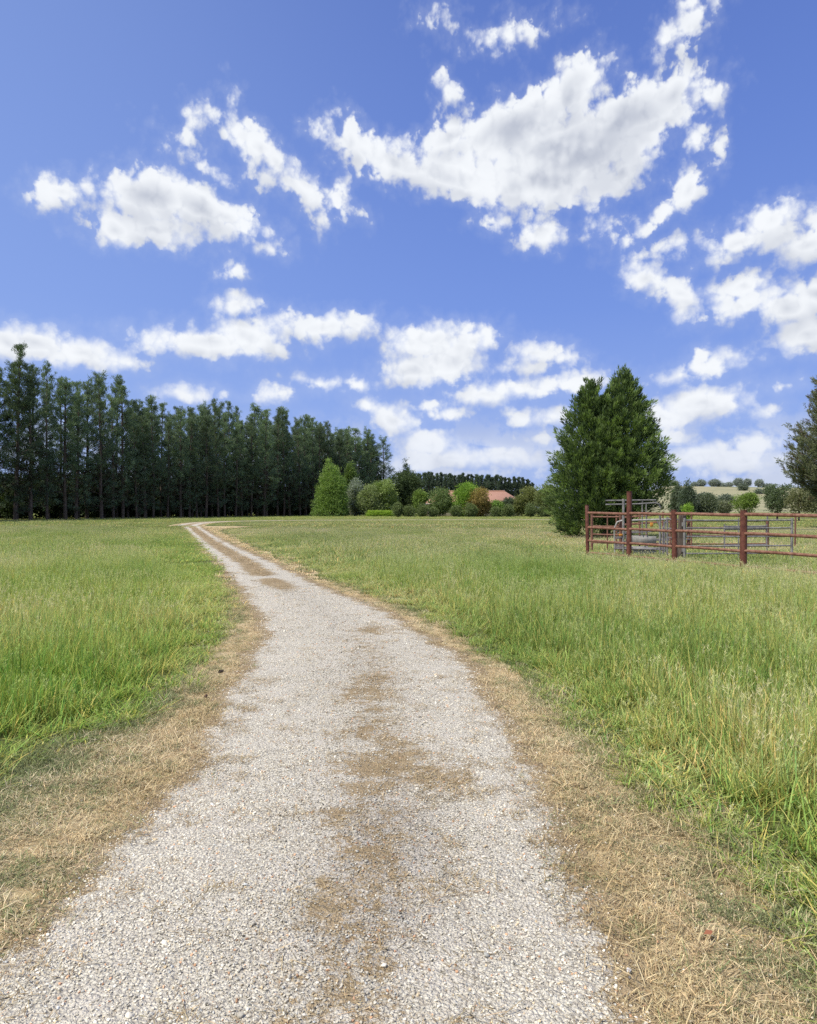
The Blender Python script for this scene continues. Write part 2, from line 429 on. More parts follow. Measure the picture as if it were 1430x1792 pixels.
# ------------------------------------------------------------------ scatter by instancing points (stuff)
def scatter(name, pts, rot, scl, idx, tint, protos, label, cat):
    me = mesh_np(name, pts, None)
    def fa(n, t, d, key='value'):
        a = me.attributes.new(n, t, 'POINT'); a.data.foreach_set(key, np.ascontiguousarray(d).ravel())
    fa('irot', 'FLOAT_VECTOR', rot.astype(np.float32), 'vector')
    fa('iscl', 'FLOAT_VECTOR', scl.astype(np.float32), 'vector')
    fa('iidx', 'INT', idx.astype(np.int32))
    c = np.ones((len(pts), 4), np.float32); c[:, :3] = tint
    fa('itint', 'FLOAT_COLOR', c, 'color')
    coll = bpy.data.collections.new(name + '_kinds')
    for k, (pm, m) in enumerate(protos):
        pm.materials.append(m)
        coll.objects.link(bpy.data.objects.new('%s_kind_%02d' % (name, k), pm))
    o = link(name, me); tag(o, label, cat, kind='stuff')
    ng = bpy.data.node_groups.new(name + '_spread', 'GeometryNodeTree')
    ng.interface.new_socket('Geometry', in_out='INPUT', socket_type='NodeSocketGeometry')
    ng.interface.new_socket('Geometry', in_out='OUTPUT', socket_type='NodeSocketGeometry')
    gi = ng.nodes.new('NodeGroupInput'); go = ng.nodes.new('NodeGroupOutput')
    iop = ng.nodes.new('GeometryNodeInstanceOnPoints'); ci = ng.nodes.new('GeometryNodeCollectionInfo')
    ci.inputs['Collection'].default_value = coll; ci.inputs['Separate Children'].default_value = True; ci.inputs['Reset Children'].default_value = True
    iop.inputs['Pick Instance'].default_value = True
    def na(n, t):
        x = ng.nodes.new('GeometryNodeInputNamedAttribute'); x.data_type = t; x.inputs[0].default_value = n
        return [s for s in x.outputs if s.enabled and s.name == 'Attribute'][0]
    ng.links.new(gi.outputs[0], iop.inputs['Points']); ng.links.new(ci.outputs[0], iop.inputs['Instance'])
    ng.links.new(na('iidx', 'INT'), iop.inputs['Instance Index'])
    ng.links.new(na('irot', 'FLOAT_VECTOR'), iop.inputs['Rotation'])
    ng.links.new(na('iscl', 'FLOAT_VECTOR'), iop.inputs['Scale'])
    ng.links.new(iop.outputs[0], go.inputs[0])
    md = o.modifiers.new('spread', 'NODES'); md.node_group = ng
    return o

def blade_mat(name, transl=.35, rough=.6, root=(.6, .58, .45)):
    m, nt = mat(name)
    it = N(nt, 'ShaderNodeAttribute', attribute_name='itint', attribute_type='INSTANCER')
    vc = N(nt, 'ShaderNodeAttribute', attribute_name='tint'); h = N(nt, 'ShaderNodeAttribute', attribute_name='h')
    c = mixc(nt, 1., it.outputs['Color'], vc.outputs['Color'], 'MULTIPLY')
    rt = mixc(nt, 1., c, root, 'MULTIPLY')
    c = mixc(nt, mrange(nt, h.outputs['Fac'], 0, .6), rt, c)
    d = N(nt, 'ShaderNodeBsdfPrincipled'); d.inputs['Roughness'].default_value = rough; d.inputs['Specular IOR Level'].default_value = .3
    L(nt, c, d.inputs['Base Color'])
    t = N(nt, 'ShaderNodeBsdfTranslucent'); L(nt, c, t.inputs[0])
    mx = N(nt, 'ShaderNodeMixShader', i_0=transl); L(nt, d.outputs[0], mx.inputs[1]); L(nt, t.outputs[0], mx.inputs[2])
    finish(nt, mx.outputs[0]); return m
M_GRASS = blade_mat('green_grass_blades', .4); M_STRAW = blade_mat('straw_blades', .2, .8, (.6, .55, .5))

def tuft(seed, n, radius, h0, h1, width, lean=.5, droop=.35, seeds=0, flat=0., cvar=.25, dry=.15):
    r = np.random.default_rng(seed)
    a = r.random(n) * 2 * np.pi; rr = radius * np.sqrt(r.random(n))
    base = np.stack([np.cos(a) * rr, np.sin(a) * rr, np.zeros(n)], 1)
    dirn = r.random(n) * 2 * np.pi; ld = np.stack([np.cos(dirn), np.sin(dirn), np.zeros(n)], 1)
    H = h0 + (h1 - h0) * r.random(n) ** 1.3
    ln = H * lean * (r.random(n) ** 1.2); dr = H * droop * r.random(n) ** 2
    side = np.stack([-np.sin(dirn + r.normal(0, .5, n)), np.cos(dirn), np.zeros(n)], 1); side = unit(side)
    W = width * (.6 + .8 * r.random(n))
    rows = []; hs = []
    for t, w in ((0, .8), (.4, 1.), (.75, .65), (1., .08)):
        c = base + ld * (ln * t + dr * t * t * 1.5)[:, None] + np.array([0, 0, 1.]) * (H * t * (1 - flat) - dr * .6 * t ** 3)[:, None]
        c[:, 2] = np.maximum(c[:, 2], .002)
        rows += [c - side * (W * w / 2)[:, None], c + side * (W * w / 2)[:, None]]; hs += [t, t]
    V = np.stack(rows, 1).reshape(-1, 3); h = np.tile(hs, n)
    q = np.arange(n)[:, None] * 8
    Q = np.concatenate([q + np.array([[0, 1, 3, 2]]), q + np.array([[2, 3, 5, 4]]), q + np.array([[4, 5, 7, 6]])])
    bc = np.ones((n, 3)) * (1 + cvar * r.normal(size=(n, 1))).clip(.5, 1.6)
    isdry = r.random(n) < dry
    bc[isdry] *= np.array([2.0, 1.4, 1.7]) if flat == 0 else np.array([1.22, 1.2, 1.15])
    bc[:, 0] *= 1 + (.18 if flat == 0 else .05) * r.normal(size=n)
    tint = np.repeat(bc, 8, 0).clip(.2, 3)
    if seeds:
        # thin stems with small feathery heads
        a = r.random(seeds) * 2 * np.pi; rr = radius * np.sqrt(r.random(seeds))
        b0 = np.stack([np.cos(a) * rr, np.sin(a) * rr, np.zeros(seeds)], 1)
        dd = unit(np.stack([r.normal(0, .16, seeds), r.normal(0, .16, seeds), np.ones(seeds)], 1))
        Hs = h1 * (1.0 + .35 * r.random(seeds))
        sw = width * .35
        sd = unit(np.cross(dd, r.normal(size=(seeds, 3))))
        top = b0 + dd * Hs[:, None]
        V2 = np.stack([b0 - sd * sw / 2, b0 + sd * sw / 2, top + sd * sw / 3, top - sd * sw / 3], 1).reshape(-1, 3)
        Q2 = np.arange(seeds * 4).reshape(-1, 4) + len(V)
        V = np.vstack([V, V2]); Q = np.vstack([Q, Q2]); h = np.concatenate([h, np.tile([.3, .3, 1, 1], seeds)])
        tint = np.vstack([tint, np.tile([[1.5, 1.25, 1.6]], (seeds * 4, 1))])
        k = 7
        C = np.repeat(top, k, 0) - np.repeat(dd, k, 0) * (r.random((seeds * k, 1)) * .07 * h1 / .35)
        Dn = unit(np.repeat(dd, k, 0) + r.normal(0, .45, (seeds * k, 3)))
        V3, Q3 = cards(C, Dn, .035 * h1 / .35, width * .9, r)
        Q3 = Q3 + len(V); V = np.vstack([V, V3]); Q = np.vstack([Q, Q3]); h = np.concatenate([h, np.ones(len(V3))])
        tint = np.vstack([tint, np.tile([[1.55, 1.3, 2.1]], (len(V3), 1)) * (1 + .2 * r.normal(size=(len(V3), 1)))])
    return mesh_np('tuft', V, Q, {'tint': tint, 'h': h})

def wedge_pts(n, d0, d1, margin=2.5, k=.60):
    """random points in the fan of ground in front of the camera, uniform per area"""
    u = rng.random(n); a0 = k * d0 ** 2 / 2 + margin * d0; a1 = k * d1 ** 2 / 2 + margin * d1
    A = a0 + u * (a1 - a0); D = (-margin + np.sqrt(margin ** 2 + 2 * k * A)) / k
    X = (rng.random(n) * 2 - 1) * (k * D + margin)
    return X, D
def wedge_area(d0, d1, margin=2.5, k=.60): return 2 * ((k * d1 ** 2 / 2 + margin * d1) - (k * d0 ** 2 / 2 + margin * d0))

def interp_rows(cols, f):
    f = np.clip(f, 0, 1) * (len(cols) - 1); i = np.minimum(f.astype(int), len(cols) - 2); t = (f - i)[:, None]
    c = np.array(cols); return c[i] * (1 - t) + c[i + 1] * t

def grass_tint(X, D):
    n1 = fbm(X * .30 + 3, D * .13, 41, 4); n2 = fbm(X * .9, D * .6, 43, 4); n3 = fbm(X * .05, D * .03, 47, 3)
    n4 = rng.random(len(X))
    left = X < np.interp(D, Ds, (vl + vr) / 2)
    near = 1 - sstep(7, 22, D)
    lush = interp_rows([(.185, .305, .05), (.31, .42, .09), (.44, .47, .17)], ((n1 - .5) * 1.3 + (n2 - .5) * .9 + n4 * .4 + .28))
    pale = interp_rows([(.25, .315, .10), (.39, .43, .175), (.52, .51, .27)], ((n1 - .5) * 1.3 + (n2 - .5) * .9 + n4 * .4 + .26))
    w = np.where(left, .15 + .35 * sstep(10, 60, D), .38 + .42 * sstep(5, 30, D))
    w = np.clip(w + (n3 - .5) * .5, 0, 1)[:, None]
    c = lush * (1 - w) + pale * w
    # darker lush pockets seen in the picture
    for (px, y, rx, ry, k) in ((230, 1235, 1.2, .9, .5), (40, 1215, .9, .8, .35), (960, 1030, 2.2, 2.5, .45), (870, 1010, 2.5, 3., .3), (700, 1010, 2., 3., .25), (1330, 1440, .35, .5, .35), (1400, 1520, .3, .3, .4), (1300, 1380, .35, .4, -.25)):
        x0, d0 = G(px, y); e = np.exp(-((X - x0) / rx) ** 2 - ((D - d0) / ry) ** 2) * k
        c = c * (1 - e[:, None] * np.array([.5, .25, .7]))
    # far field bleaches towards olive tan
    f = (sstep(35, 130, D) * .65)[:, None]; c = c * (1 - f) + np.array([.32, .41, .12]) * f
    return c

EXCL_A, EXCL_B = GLr, GRr
def not_fenced(X, D): return np.ones(len(X), bool)
protos = [tuft(1, 46, .11, .14, .36, .0065), tuft(2, 46, .12, .16, .40, .006, .6), tuft(3, 40, .12, .12, .32, .007, .5, .5),
          tuft(4, 34, .12, .16, .36, .006, .5, .35, 5), tuft(5, 30, .13, .18, .38, .0055, .4, .3, 9),
          # wider, for the distance
          tuft(6, 60, .30, .14, .34, .014), tuft(7, 60, .32, .14, .32, .014, .5, .4, 10), tuft(8, 50, .6, .14, .32, .034), tuft(9, 50, .6, .12, .32, .034, .5, .3, 12)]
PX, PD, PI_ = [], [], []
for (d0, d1, dens, lo, kinds, pr) in ((1.6, 9, 75, 0, (0, 1, 2, 3, 4), (.3, .28, .22, .14, .06)), (9, 20, 42, 0, (0, 1, 2, 3, 4), (.22, .22, .16, .24, .16)),
                               (20, 55, 9, 0, (5, 6), (.55, .45)), (55, 215, 1.25, 0, (7, 8), (.6, .4))):
    n = int(dens * wedge_area(d0, d1)); X, D = wedge_pts(n, d0, d1)
    keep = (fbm(X * .8, D * .8, 77, 3) + rng.random(n) * .6) > .42
    X, D = X[keep], D[keep]
    PX.append(X); PD.append(D); PI_.append(rng.choice(kinds, len(X), p=pr))
# a fringe off to the sides of the camera too
X = np.concatenate(PX); D = np.concatenate(PD); I = np.concatenate(PI_)
edj = np.abs(rng.normal(0, .09, len(X))) * (D < 66)
sgn = np.where(X < np.interp(D, Ds, (vl + vr) / 2), -1, 1)
ok = ~inside(X + sgn * edj, D, EXCL_A, EXCL_B)
X, D, I = X[ok], D[ok], I[ok]
n = len(X)
# distance to the mown edge: shorter blades there
BP = np.stack([bx, by], 1)[::2]
def edge_dist(X, D):
    far_ = np.full(len(X), 3.)
    i_ = np.where(D > 60)[0]
    for q in range(0, len(i_), 20000):
        j = i_[q:q + 20000]; far_[j] = np.maximum(np.sqrt(((X[j, None] - BP[:, 0]) ** 2 + (D[j, None] - BP[:, 1]) ** 2)).min(1) - 1.75, 0)
    dl = np.abs(X - np.interp(D, Ds, gl)); dr = np.abs(X - np.interp(D, Ds, gr)); e = np.minimum(dl, dr)
    return np.where(D > 66, far_, e)
ed = edge_dist(X, D) * np.where(inside(X, D, EXCL_A, EXCL_B), 0, 1)
hs = (.22 + .78 * sstep(0, 1, ed / (.9 + .14 * np.clip(D - 8, 0, 200)))) * (.6 + .45 * fbm(X * .5, D * .5, 90, 3) + .4 * fbm(X * 1.6, D * 1.6, 93, 3)) * (.8 + .4 * rng.random(n))
hs *= 1 - .42 * np.exp(-(np.minimum(X - (9.44 - .428 * (D - 16.5)), 0) / 2.2) ** 2) * (D > 9)
hs *= 1 - .5 * sstep(35, 90, D)
ws = .85 + .35 * rng.random(n)
rot = np.stack([rng.normal(0, .07, n), rng.normal(0, .07, n), rng.random(n) * 6.283], 1)
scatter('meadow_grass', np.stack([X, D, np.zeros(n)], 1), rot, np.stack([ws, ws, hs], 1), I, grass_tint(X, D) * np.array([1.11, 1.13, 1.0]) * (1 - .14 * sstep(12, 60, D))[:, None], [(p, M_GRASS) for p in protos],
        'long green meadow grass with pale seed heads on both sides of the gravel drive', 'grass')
N_GRASS = n

# dry short straw on the verges and the crown of the drive
protos = [tuft(21, 46, .06, .015, .045, .0026, 1.4, .5, 0, .35, .3, .25), tuft(22, 46, .07, .015, .055, .0024, 1.7, .6, 0, .4, .3, .25), tuft(23, 42, .07, .01, .032, .0028, 2.2, .5, 0, .5, .3, .25),
          tuft(24, 50, .16, .02, .07, .010, 1.4, .5, 0, .35, .3, .2), tuft(25, 20, .10, .02, .12, .0028, 1.2, .8, 0, .3, .3, .5)]
PX, PD, PI_ = [], [], []
for (d0, d1, dens, kinds, pr) in ((1.6, 7, 620, (0, 1, 2, 4), (.36, .32, .28, .04)), (7, 16, 190, (0, 1, 2, 4), (.34, .3, .3, .06)), (16, 62, 26, (3,), (1.,))):
    A = 9 * (d1 - d0); n = int(dens * A)
    D = d0 + rng.random(n) * (d1 - d0); X = np.interp(D, Ds, (vl + vr) / 2) + (rng.random(n) - .5) * 9
    PX.append(X); PD.append(D); PI_.append(rng.choice(kinds, n, p=pr))
X = np.concatenate(PX); D = np.concatenate(PD); I = np.concatenate(PI_)
jx = rng.normal(0, .06, len(X))
in_v = inside(X + jx * 2.5, D, GLr, GRr); in_g = inside(X + jx, D, VLr, VRr)
sfv = straw_field(X, D, cl_frac(X, D))
pn = fbm(X * 9, D * 9, 55, 4)
e_in = np.minimum(np.abs(X - np.interp(D, Ds, vl)), np.abs(X - np.interp(D, Ds, vr)))
keep = (in_v & ~in_g & (fbm(X * 1.5, D * 1.5, 58, 3) + .5 * rng.random(len(X)) > .36)) | (in_g & ((sfv + (pn - .5) * 2.8 + rng.normal(0, .12, len(X))) > .62) & (rng.random(len(X)) < .8)) | (in_g & (e_in < .25) & (rng.random(len(X)) < .10))
X, D, I, in_g = X[keep], D[keep], I[keep], in_g[keep]; n = len(X)
cs = interp_rows([(.44, .36, .19), (.58, .48, .28), (.68, .58, .37), (.70, .63, .44)], fbm(X * 1.2, D * 1.2, 61, 4) * .9 + rng.random(n) * .4 - .15)
gw = np.exp(-(e_in[keep] / .45) ** 2)[:, None]; cs = cs * (1 - gw * np.array([.0, .03, .08]))
ged = edge_dist(X, D); lp = np.exp(-((X + 2.3) / .5) ** 2 - ((D - 3.9) / 1.1) ** 2)
gm = (rng.random(n) < (.08 + .5 * (1 - sstep(0, .5, ged)) + .55 * lp + .25 * (fbm(X * 1.3, D * 1.3, 31, 4) > .58)))
cs[gm & ~in_g] = np.array([.22, .25, .11]) * (.8 + .5 * rng.random((int((gm & ~in_g).sum()), 1)))
sc = (.8 + .5 * rng.random(n)); hz = sc * np.where(in_g, .55, 1.) * (1 + 1.2 * (1 - sstep(0, .35, ged)) * ~in_g)
cs[in_g] *= np.array([.70, .66, .62])
rot = np.stack([rng.normal(0, .1, n), rng.normal(0, .1, n), rng.random(n) * 6.283], 1)
scatter('dry_grass', np.stack([X, D, np.where(in_g, .02, .004)], 1), rot, np.stack([sc, sc, hz], 1), I, cs, [(p, M_STRAW) for p in protos],
        'short straw coloured mown grass along the drive edges and in patches down its middle', 'dry grass')
N_STRAW = n

# stones
m_stone, nt = mat('limestone_chips')
it = N(nt, 'ShaderNodeAttribute', attribute_name='itint', attribute_type='INSTANCER')
tc = N(nt, 'ShaderNodeTexCoord'); nn_ = noise(nt, tc.outputs['Object'], 3.5, 5, .65)
c = mixc(nt, mrange(nt, nn_.outputs[0], .3, .7, 0, .6), it.outputs['Color'], mixc(nt, 1., it.outputs['Color'], (.62, .58, .54), 'MULTIPLY'))
finish(nt, principled(nt, c, .85, .25))
def stone(seed):
    import bmesh
    r = np.random.default_rng(seed); bm = bmesh.new()
    pts = unit(r.normal(size=(15, 3))) * (.75 + .25 * r.random((15, 1))) * np.array([1, .75 + .2 * r.random(), .5 + .15 * r.random()]) * .5
    for p in pts: bm.verts.new(p)
    res = bmesh.ops.convex_hull(bm, input=bm.verts[:])
    bmesh.ops.delete(bm, geom=list({g for g in res['geom_unused'] + res['geom_interior'] if isinstance(g, bmesh.types.BMVert)}), context='VERTS')
    bmesh.ops.bevel(bm, geom=bm.edges[:], offset=.05, segments=1, affect='EDGES')
    me = bpy.data.meshes.new('stone'); bm.to_mesh(me); bm.free(); return me
PX, PD, PS = [], [], []
for (d0, d1, dens, s0, s1) in ((1.5, 4.2, 5600, .005, .018), (4.2, 8, 2400, .007, .020), (8, 15, 800, .011, .026)):
    n = int(dens * 4.2 * (d1 - d0)); D = d0 + rng.random(n) * (d1 - d0); X = np.interp(D, Ds, (vl + vr) / 2) + (rng.random(n) - .5) * 4.2
    PX.append(X); PD.append(D); PS.append(s0 + (s1 - s0) * rng.random(n) ** 2.2)
X = np.concatenate(PX); D = np.concatenate(PD); sz = np.concatenate(PS)
in_g = inside(X + rng.normal(0, .05, len(X)), D, VLr, VRr)
sfv = straw_field(X, D, cl_frac(X, D)) + (fbm(X * 9, D * 9, 55, 4) - .5) * 1.3
keep = (in_g & ((sfv < .6) | (rng.random(len(X)) < .25))) | (~in_g & (rng.random(len(X)) < .035))
keep &= (fbm(X * 2.5, D * 2.5, 66, 4) + rng.random(len(X)) * .7) > .55
X, D, sz = X[keep], D[keep], sz[keep]; n = len(X)
big_ = rng.random(n) < .012; sz[big_] *= 1.9
cs = interp_rows([(.28, .26, .235), (.43, .405, .365), (.52, .49, .44), (.60, .56, .50), (.76, .73, .68)], rng.random(n) ** .85)
q = rng.random(n); cs[q < .05] *= np.array([.95, .62, .45]); cs[(q > .05) & (q < .12)] *= np.array([1.05, .9, .7]); cs[(q > .12) & (q < .2)] *= np.array([.82, .88, .98]); cs[(q > .2) & (q < .235)] *= .35
fr_ = cl_frac(X, D); cs *= (.95 + .3 * fbm(X * .9, D * .9, 71, 3) - .22 * np.exp(-((fr_ - .52) / .2) ** 2) - .14 * np.exp(-((X + .05) / .33) ** 2) * np.exp(-((D - 3.3) / .9) ** 2))[:, None] * np.array([1.23, 1.23, 1.12])
zc = .012 + .02 * np.sin(np.pi * np.clip(cl_frac(X, D), 0, 1))
scatter('loose_gravel', np.stack([X, D, np.clip(zc, .01, .04) + sz * .08], 1), np.stack([rng.normal(0, .35, n), rng.normal(0, .35, n), rng.random(n) * 6.283], 1),
        np.repeat(sz[:, None], 3, 1), rng.integers(0, 7, n), cs, [(stone(s), m_stone) for s in range(7)],
        'loose pale limestone chips spread over the gravel drive', 'gravel')
print('GRASS', N_GRASS, 'STRAW', N_STRAW, 'STONES', n)

# ------------------------------------------------------------------ trees
def pine(seed, H=22., rmax=2.5, dens=1., base=.16, tufts=10, cl=.36, cw=.055, col=((.030, .055, .022), (.062, .088, .034))):
    r = np.random.default_rng(seed)
    mb = MB(); n = 12; z = np.linspace(0, H * .97, n)
    sway = np.cumsum(r.normal(0, .06, (n, 2)), 0) * .6; sway[0] = 0
    tp = np.column_stack([sway, z]); mb.tube(tp, .2 * (1 - z / H) ** .8 + .03, 8, wob=.2)
    C, Dn, T = [], [], []
    zz = base * H
    while zz < H * .985:
        t = zz / H
        u = (t - base) / (1 - base)
        R = rmax * (np.clip(1.25 - u, 0, 1) ** .85) * (.55 + .45 * min(1, u * 4)) * (.75 + .5 * r.random())
        nb = r.integers(3, 6)
        c0 = np.array([np.interp(zz, z, tp[:, 0]), np.interp(zz, z, tp[:, 1]), zz])
        for k in range(nb):
            if r.random() > (.72 if u > .25 else .62) * dens: continue
            a = r.random() * 6.283; el = math.radians(12 + 45 * u + r.normal(0, 9)); Lb = max(.5, R * (.65 + .5 * r.random()))
            dv = np.array([math.cos(a) * math.cos(el), math.sin(a) * math.cos(el), math.sin(el)])
            tip = c0 + dv * Lb; mid = c0 + dv * Lb * .5 + np.array([0, 0, -.06 * Lb])
            tip = tip + np.array([0, 0, .12 * Lb])
            mb.tube([c0, mid, tip], [.05 * (1 - t) + .015, .03, .012], 4, cap=False)
            nt_ = int(tufts * (.4 + .24 * Lb))
            s = .35 + .65 * r.random(nt_) ** .7
            pc = c0 + (mid - c0) * np.minimum(s, .5)[:, None] * 2 + (tip - mid) * np.maximum(s - .5, 0)[:, None] * 2
            pc = pc + r.normal(0, .13 + .05 * Lb, (nt_, 3)); br = r.random(nt_)
            for q in range(nt_):
                m_ = 20
                dd = unit(dv * .9 + np.array([0, 0, .55]) + r.normal(0, .55, (m_, 3)))
                C.append(pc[q] + r.normal(0, .13, (m_, 3))); Dn.append(dd)
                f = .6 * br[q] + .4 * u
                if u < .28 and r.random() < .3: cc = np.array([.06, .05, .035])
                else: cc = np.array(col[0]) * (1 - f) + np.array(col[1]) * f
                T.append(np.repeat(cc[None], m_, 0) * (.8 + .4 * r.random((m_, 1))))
        zz += .5 + .45 * r.random()
    # leader shoots
    for q in range(14):
        pc = np.array([tp[-1, 0], tp[-1, 1], H * (.9 + .1 * r.random())]) + r.normal(0, .18, 3) * np.array([1, 1, .3])
        C.append(pc + r.normal(0, .04, (9, 3))); Dn.append(unit(np.array([0, 0, 1.2]) + r.normal(0, .4, (9, 3)))); T.append(np.repeat(np.array(col[1])[None], 9, 0))
    C = np.concatenate(C); Dn = np.concatenate(Dn); T = np.concatenate(T)
    V, Q = cards(C, Dn, cl * (.7 + .6 * r.random(len(C))), cw * (.8 + .5 * r.random(len(C))), r)
    return mb, mesh_np('crown', V, Q, {'tint': np.repeat(T, 4, 0)})

pine_protos = []
def make_tree(name, mb, crown_me, loc, bark, leafm, label, cat, group=None, rz=0.):
    t = empty(name, loc, rz, label=label, cat=cat, group=group)
    mb.build('trunk', bark, t); link('crown', crown_me, leafm, t)
    return t
PINE_GROUP = 'tall pines of the long windbreak'
row_rng = np.random.default_rng(12)
start = np.array([-62., 74.]); endp = np.array([-7.2, 203.])
dirv = endp - start; Lr = np.linalg.norm(dirv); dirv /= Lr; nrm = np.array([-dirv[1], dirv[0]])
variants = []
for k in range(7):
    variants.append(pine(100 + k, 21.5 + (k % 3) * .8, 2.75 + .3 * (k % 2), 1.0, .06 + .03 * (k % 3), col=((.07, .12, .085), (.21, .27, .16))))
labels = ['tall dark pine within the long windbreak row beside the left field']
def place_pine(k, p, s, rz, lab):
    if variants[k] is not None and not isinstance(variants[k], bpy.types.Object):
        mb, cm = variants[k]
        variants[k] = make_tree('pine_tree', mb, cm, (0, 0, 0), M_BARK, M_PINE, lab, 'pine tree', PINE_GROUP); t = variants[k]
    else: t = copy_tree(variants[k])
    t.location = (p[0], p[1], 0); t.rotation_euler = (float(row_rng.normal(0, .018)), float(row_rng.normal(0, .018)), rz); t.scale = s; t['label'] = lab
    return t
pines = []
sp = 2.45
for row, offy in enumerate((0., 4.4, 9.)):
    s_ = row * 1.1 - 4 if row < 2 else 55.
    while s_ < Lr + (1.5 if row else 0):
        p = start + dirv * (s_ + row_rng.normal(0, .35)) + nrm * (offy + row_rng.normal(0, .45))
        hsc = .86 + .22 * row_rng.random() + (.03 if row else 0)
        if row and s_ > Lr - 4: hsc *= .9
        ws_ = (.85 + .35 * row_rng.random()) * (1 + .25 * sstep(60, 150, s_)) * (.9 + .25 * row_rng.random())
        hsc *= float(np.interp(p[0] / p[1] * F + CX, [0, 60, 120, 180, 215, 250, 330, 430, 560, 690], [1.02, .95, .96, 1.0, .94, .86, .92, .96, .96, .98]))
        pines.append((row, s_, p, (ws_, ws_, hsc)))
        s_ += sp * (.8 + .75 * row_rng.random())
for j, (row, s_, p, sc_) in enumerate(pines):
    lab = 'tall dark pine standing in the long windbreak beyond the field'
    if row == 0 and s_ + sp * 1.3 > Lr: lab = 'last pine at the low far end of the windbreak, behind the pale grey bush'
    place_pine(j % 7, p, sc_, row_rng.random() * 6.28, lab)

# dark scrub under and behind the windbreak: one shrub, copied
UNDER = []
# broad bushes and garden trees -----------------------------------------------------------
def leafy(seed, blobs, n_clump, per, L_, W_, c_lo, c_hi, spread=.35, up=.3, topy=None):
    """leaf clumps on the shells of overlapping ellipsoids; blobs: (x,y,z,rx,ry,rz)"""
    r = np.random.default_rng(seed); B = np.array(blobs, float)
    w = (B[:, 3] * B[:, 4] * B[:, 5]) ** (2 / 3); w /= w.sum()
    k = r.choice(len(B), n_clump, p=w); dn = unit(r.normal(size=(n_clump, 3)))
    rad = (.62 + .4 * r.random((n_clump, 1)) ** .7)
    C = B[k, :3] + dn * B[k, 3:] * rad
    ok = C[:, 2] > .02; C, dn = C[ok], dn[ok]; m = len(C)
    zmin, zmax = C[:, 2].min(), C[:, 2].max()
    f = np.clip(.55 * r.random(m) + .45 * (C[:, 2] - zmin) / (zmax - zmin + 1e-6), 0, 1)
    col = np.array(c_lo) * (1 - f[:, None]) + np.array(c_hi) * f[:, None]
    sp_ = spread * (.6 + .8 * r.random((m, 1)))
    CC = np.repeat(C, per, 0) + r.normal(size=(m * per, 3)) * np.repeat(sp_, per, 0) * np.array([1, 1, .7])
    DD = unit(np.repeat(dn, per, 0) * .8 + np.array([0, 0, up]) + r.normal(0, .6, (m * per, 3)))
    CC[:, 2] = np.maximum(CC[:, 2], .03)
    V, Q = cards(CC, DD, L_ * (.7 + .6 * r.random(len(CC))), W_ * (.7 + .6 * r.random(len(CC))), r)
    T = np.repeat(col, per, 0) * (.8 + .4 * r.random((m * per, 1)))
    return mesh_np('foliage', V, Q, {'tint': np.repeat(T, 4, 0)})
def blob_bush(r, w, h, n=7, z0=.0):
    out = [(0, 0, z0 + (h - z0) * .5, w * .36, w * .33, (h - z0) * .5)]
    for _ in range(n):
        a = r.random() * 6.28; q = w * (.12 + .28 * r.random()); s = w * (.11 + .14 * r.random())
        out.append((math.cos(a) * q, math.sin(a) * q, z0 + (h - z0) * (.25 + .5 * r.random()), s, s, min(s * 1.1, (h - z0) * .32)))
    return out
def trunk_mb(r, h, rad, lim=5, spread=.8, z0=0):
    mb = MB(); k = 6; z = np.linspace(z0, h, k); sw = np.cumsum(r.normal(0, .04 * h / k, (k, 2)), 0); sw[0] = 0
    p = np.column_stack([sw, z]); mb.tube(p, np.linspace(rad, rad * .35, k), 8, wob=.15)
    for _ in range(lim):
        i_ = r.integers(2, k); a = r.random() * 6.28; ll = h * spread * (.3 + .3 * r.random())
        tip = p[i_] + np.array([math.cos(a) * ll, math.sin(a) * ll, ll * .8])
        mb.tube([p[i_], (p[i_] + tip) / 2 + np.array([0, 0, -.05 * ll]), tip], [rad * .45, rad * .3, rad * .12], 6, cap=False)
    return mb
def garden(name, x0, x1, y0, D, lo, hi, label, cat, seed, trunk=.0, leaf=.28, group=None, cone=False, dens=1., n=7, grp=None, trunkpx=None):
    """bush or tree filling photo columns x0..x1, reaching up to y0, standing on the ground at distance D"""
    r = np.random.default_rng(seed)
    X = ((x0 + x1) / 2 - CX) / F * D; w = (x1 - x0) / F * D * (1.1 if D < 170 and not cone else 1); h = CAMZ + (HY - y0) / F * D
    gz = hill_z(X, D) if D > 280 and X / D > .27 else 0.
    h -= max(gz, 0); h = .9 * w if gz > 0 and h < 2.5 else h
    if cone:
        bl = []
        for k in range(9):
            t = k / 8; rad = w * .5 * (1 - t ** 2.2) ** .8 * .90 * r.uniform(.86, 1.1) + w * .08
            bl.append((r.normal(0, w * .03), 0, h * (.08 + .84 * t), rad, rad, h * .13))
    else: bl = blob_bush(r, w, h, n, h * trunk * .6)
    area = w * h
    nc = int(min(2600, 160 + area * 22) * dens)
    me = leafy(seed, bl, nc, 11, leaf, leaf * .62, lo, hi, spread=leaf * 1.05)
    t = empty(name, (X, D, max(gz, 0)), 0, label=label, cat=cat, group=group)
    a_ = me.attributes['tint']; cc = np.zeros(len(a_.data) * 4, np.float32); a_.data.foreach_get('color', cc); cc *= 1.6 if D < 170 else 1.7; cc += (0 if D < 120 else .012 if D < 170 else .03); a_.data.foreach_set('color', cc)  # distant foliage lifted: haze is painted into the tint
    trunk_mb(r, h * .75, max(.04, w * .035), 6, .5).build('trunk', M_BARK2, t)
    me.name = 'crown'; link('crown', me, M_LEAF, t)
    return t
DG = (.022, .042, .014); MG = (.055, .09, .025)
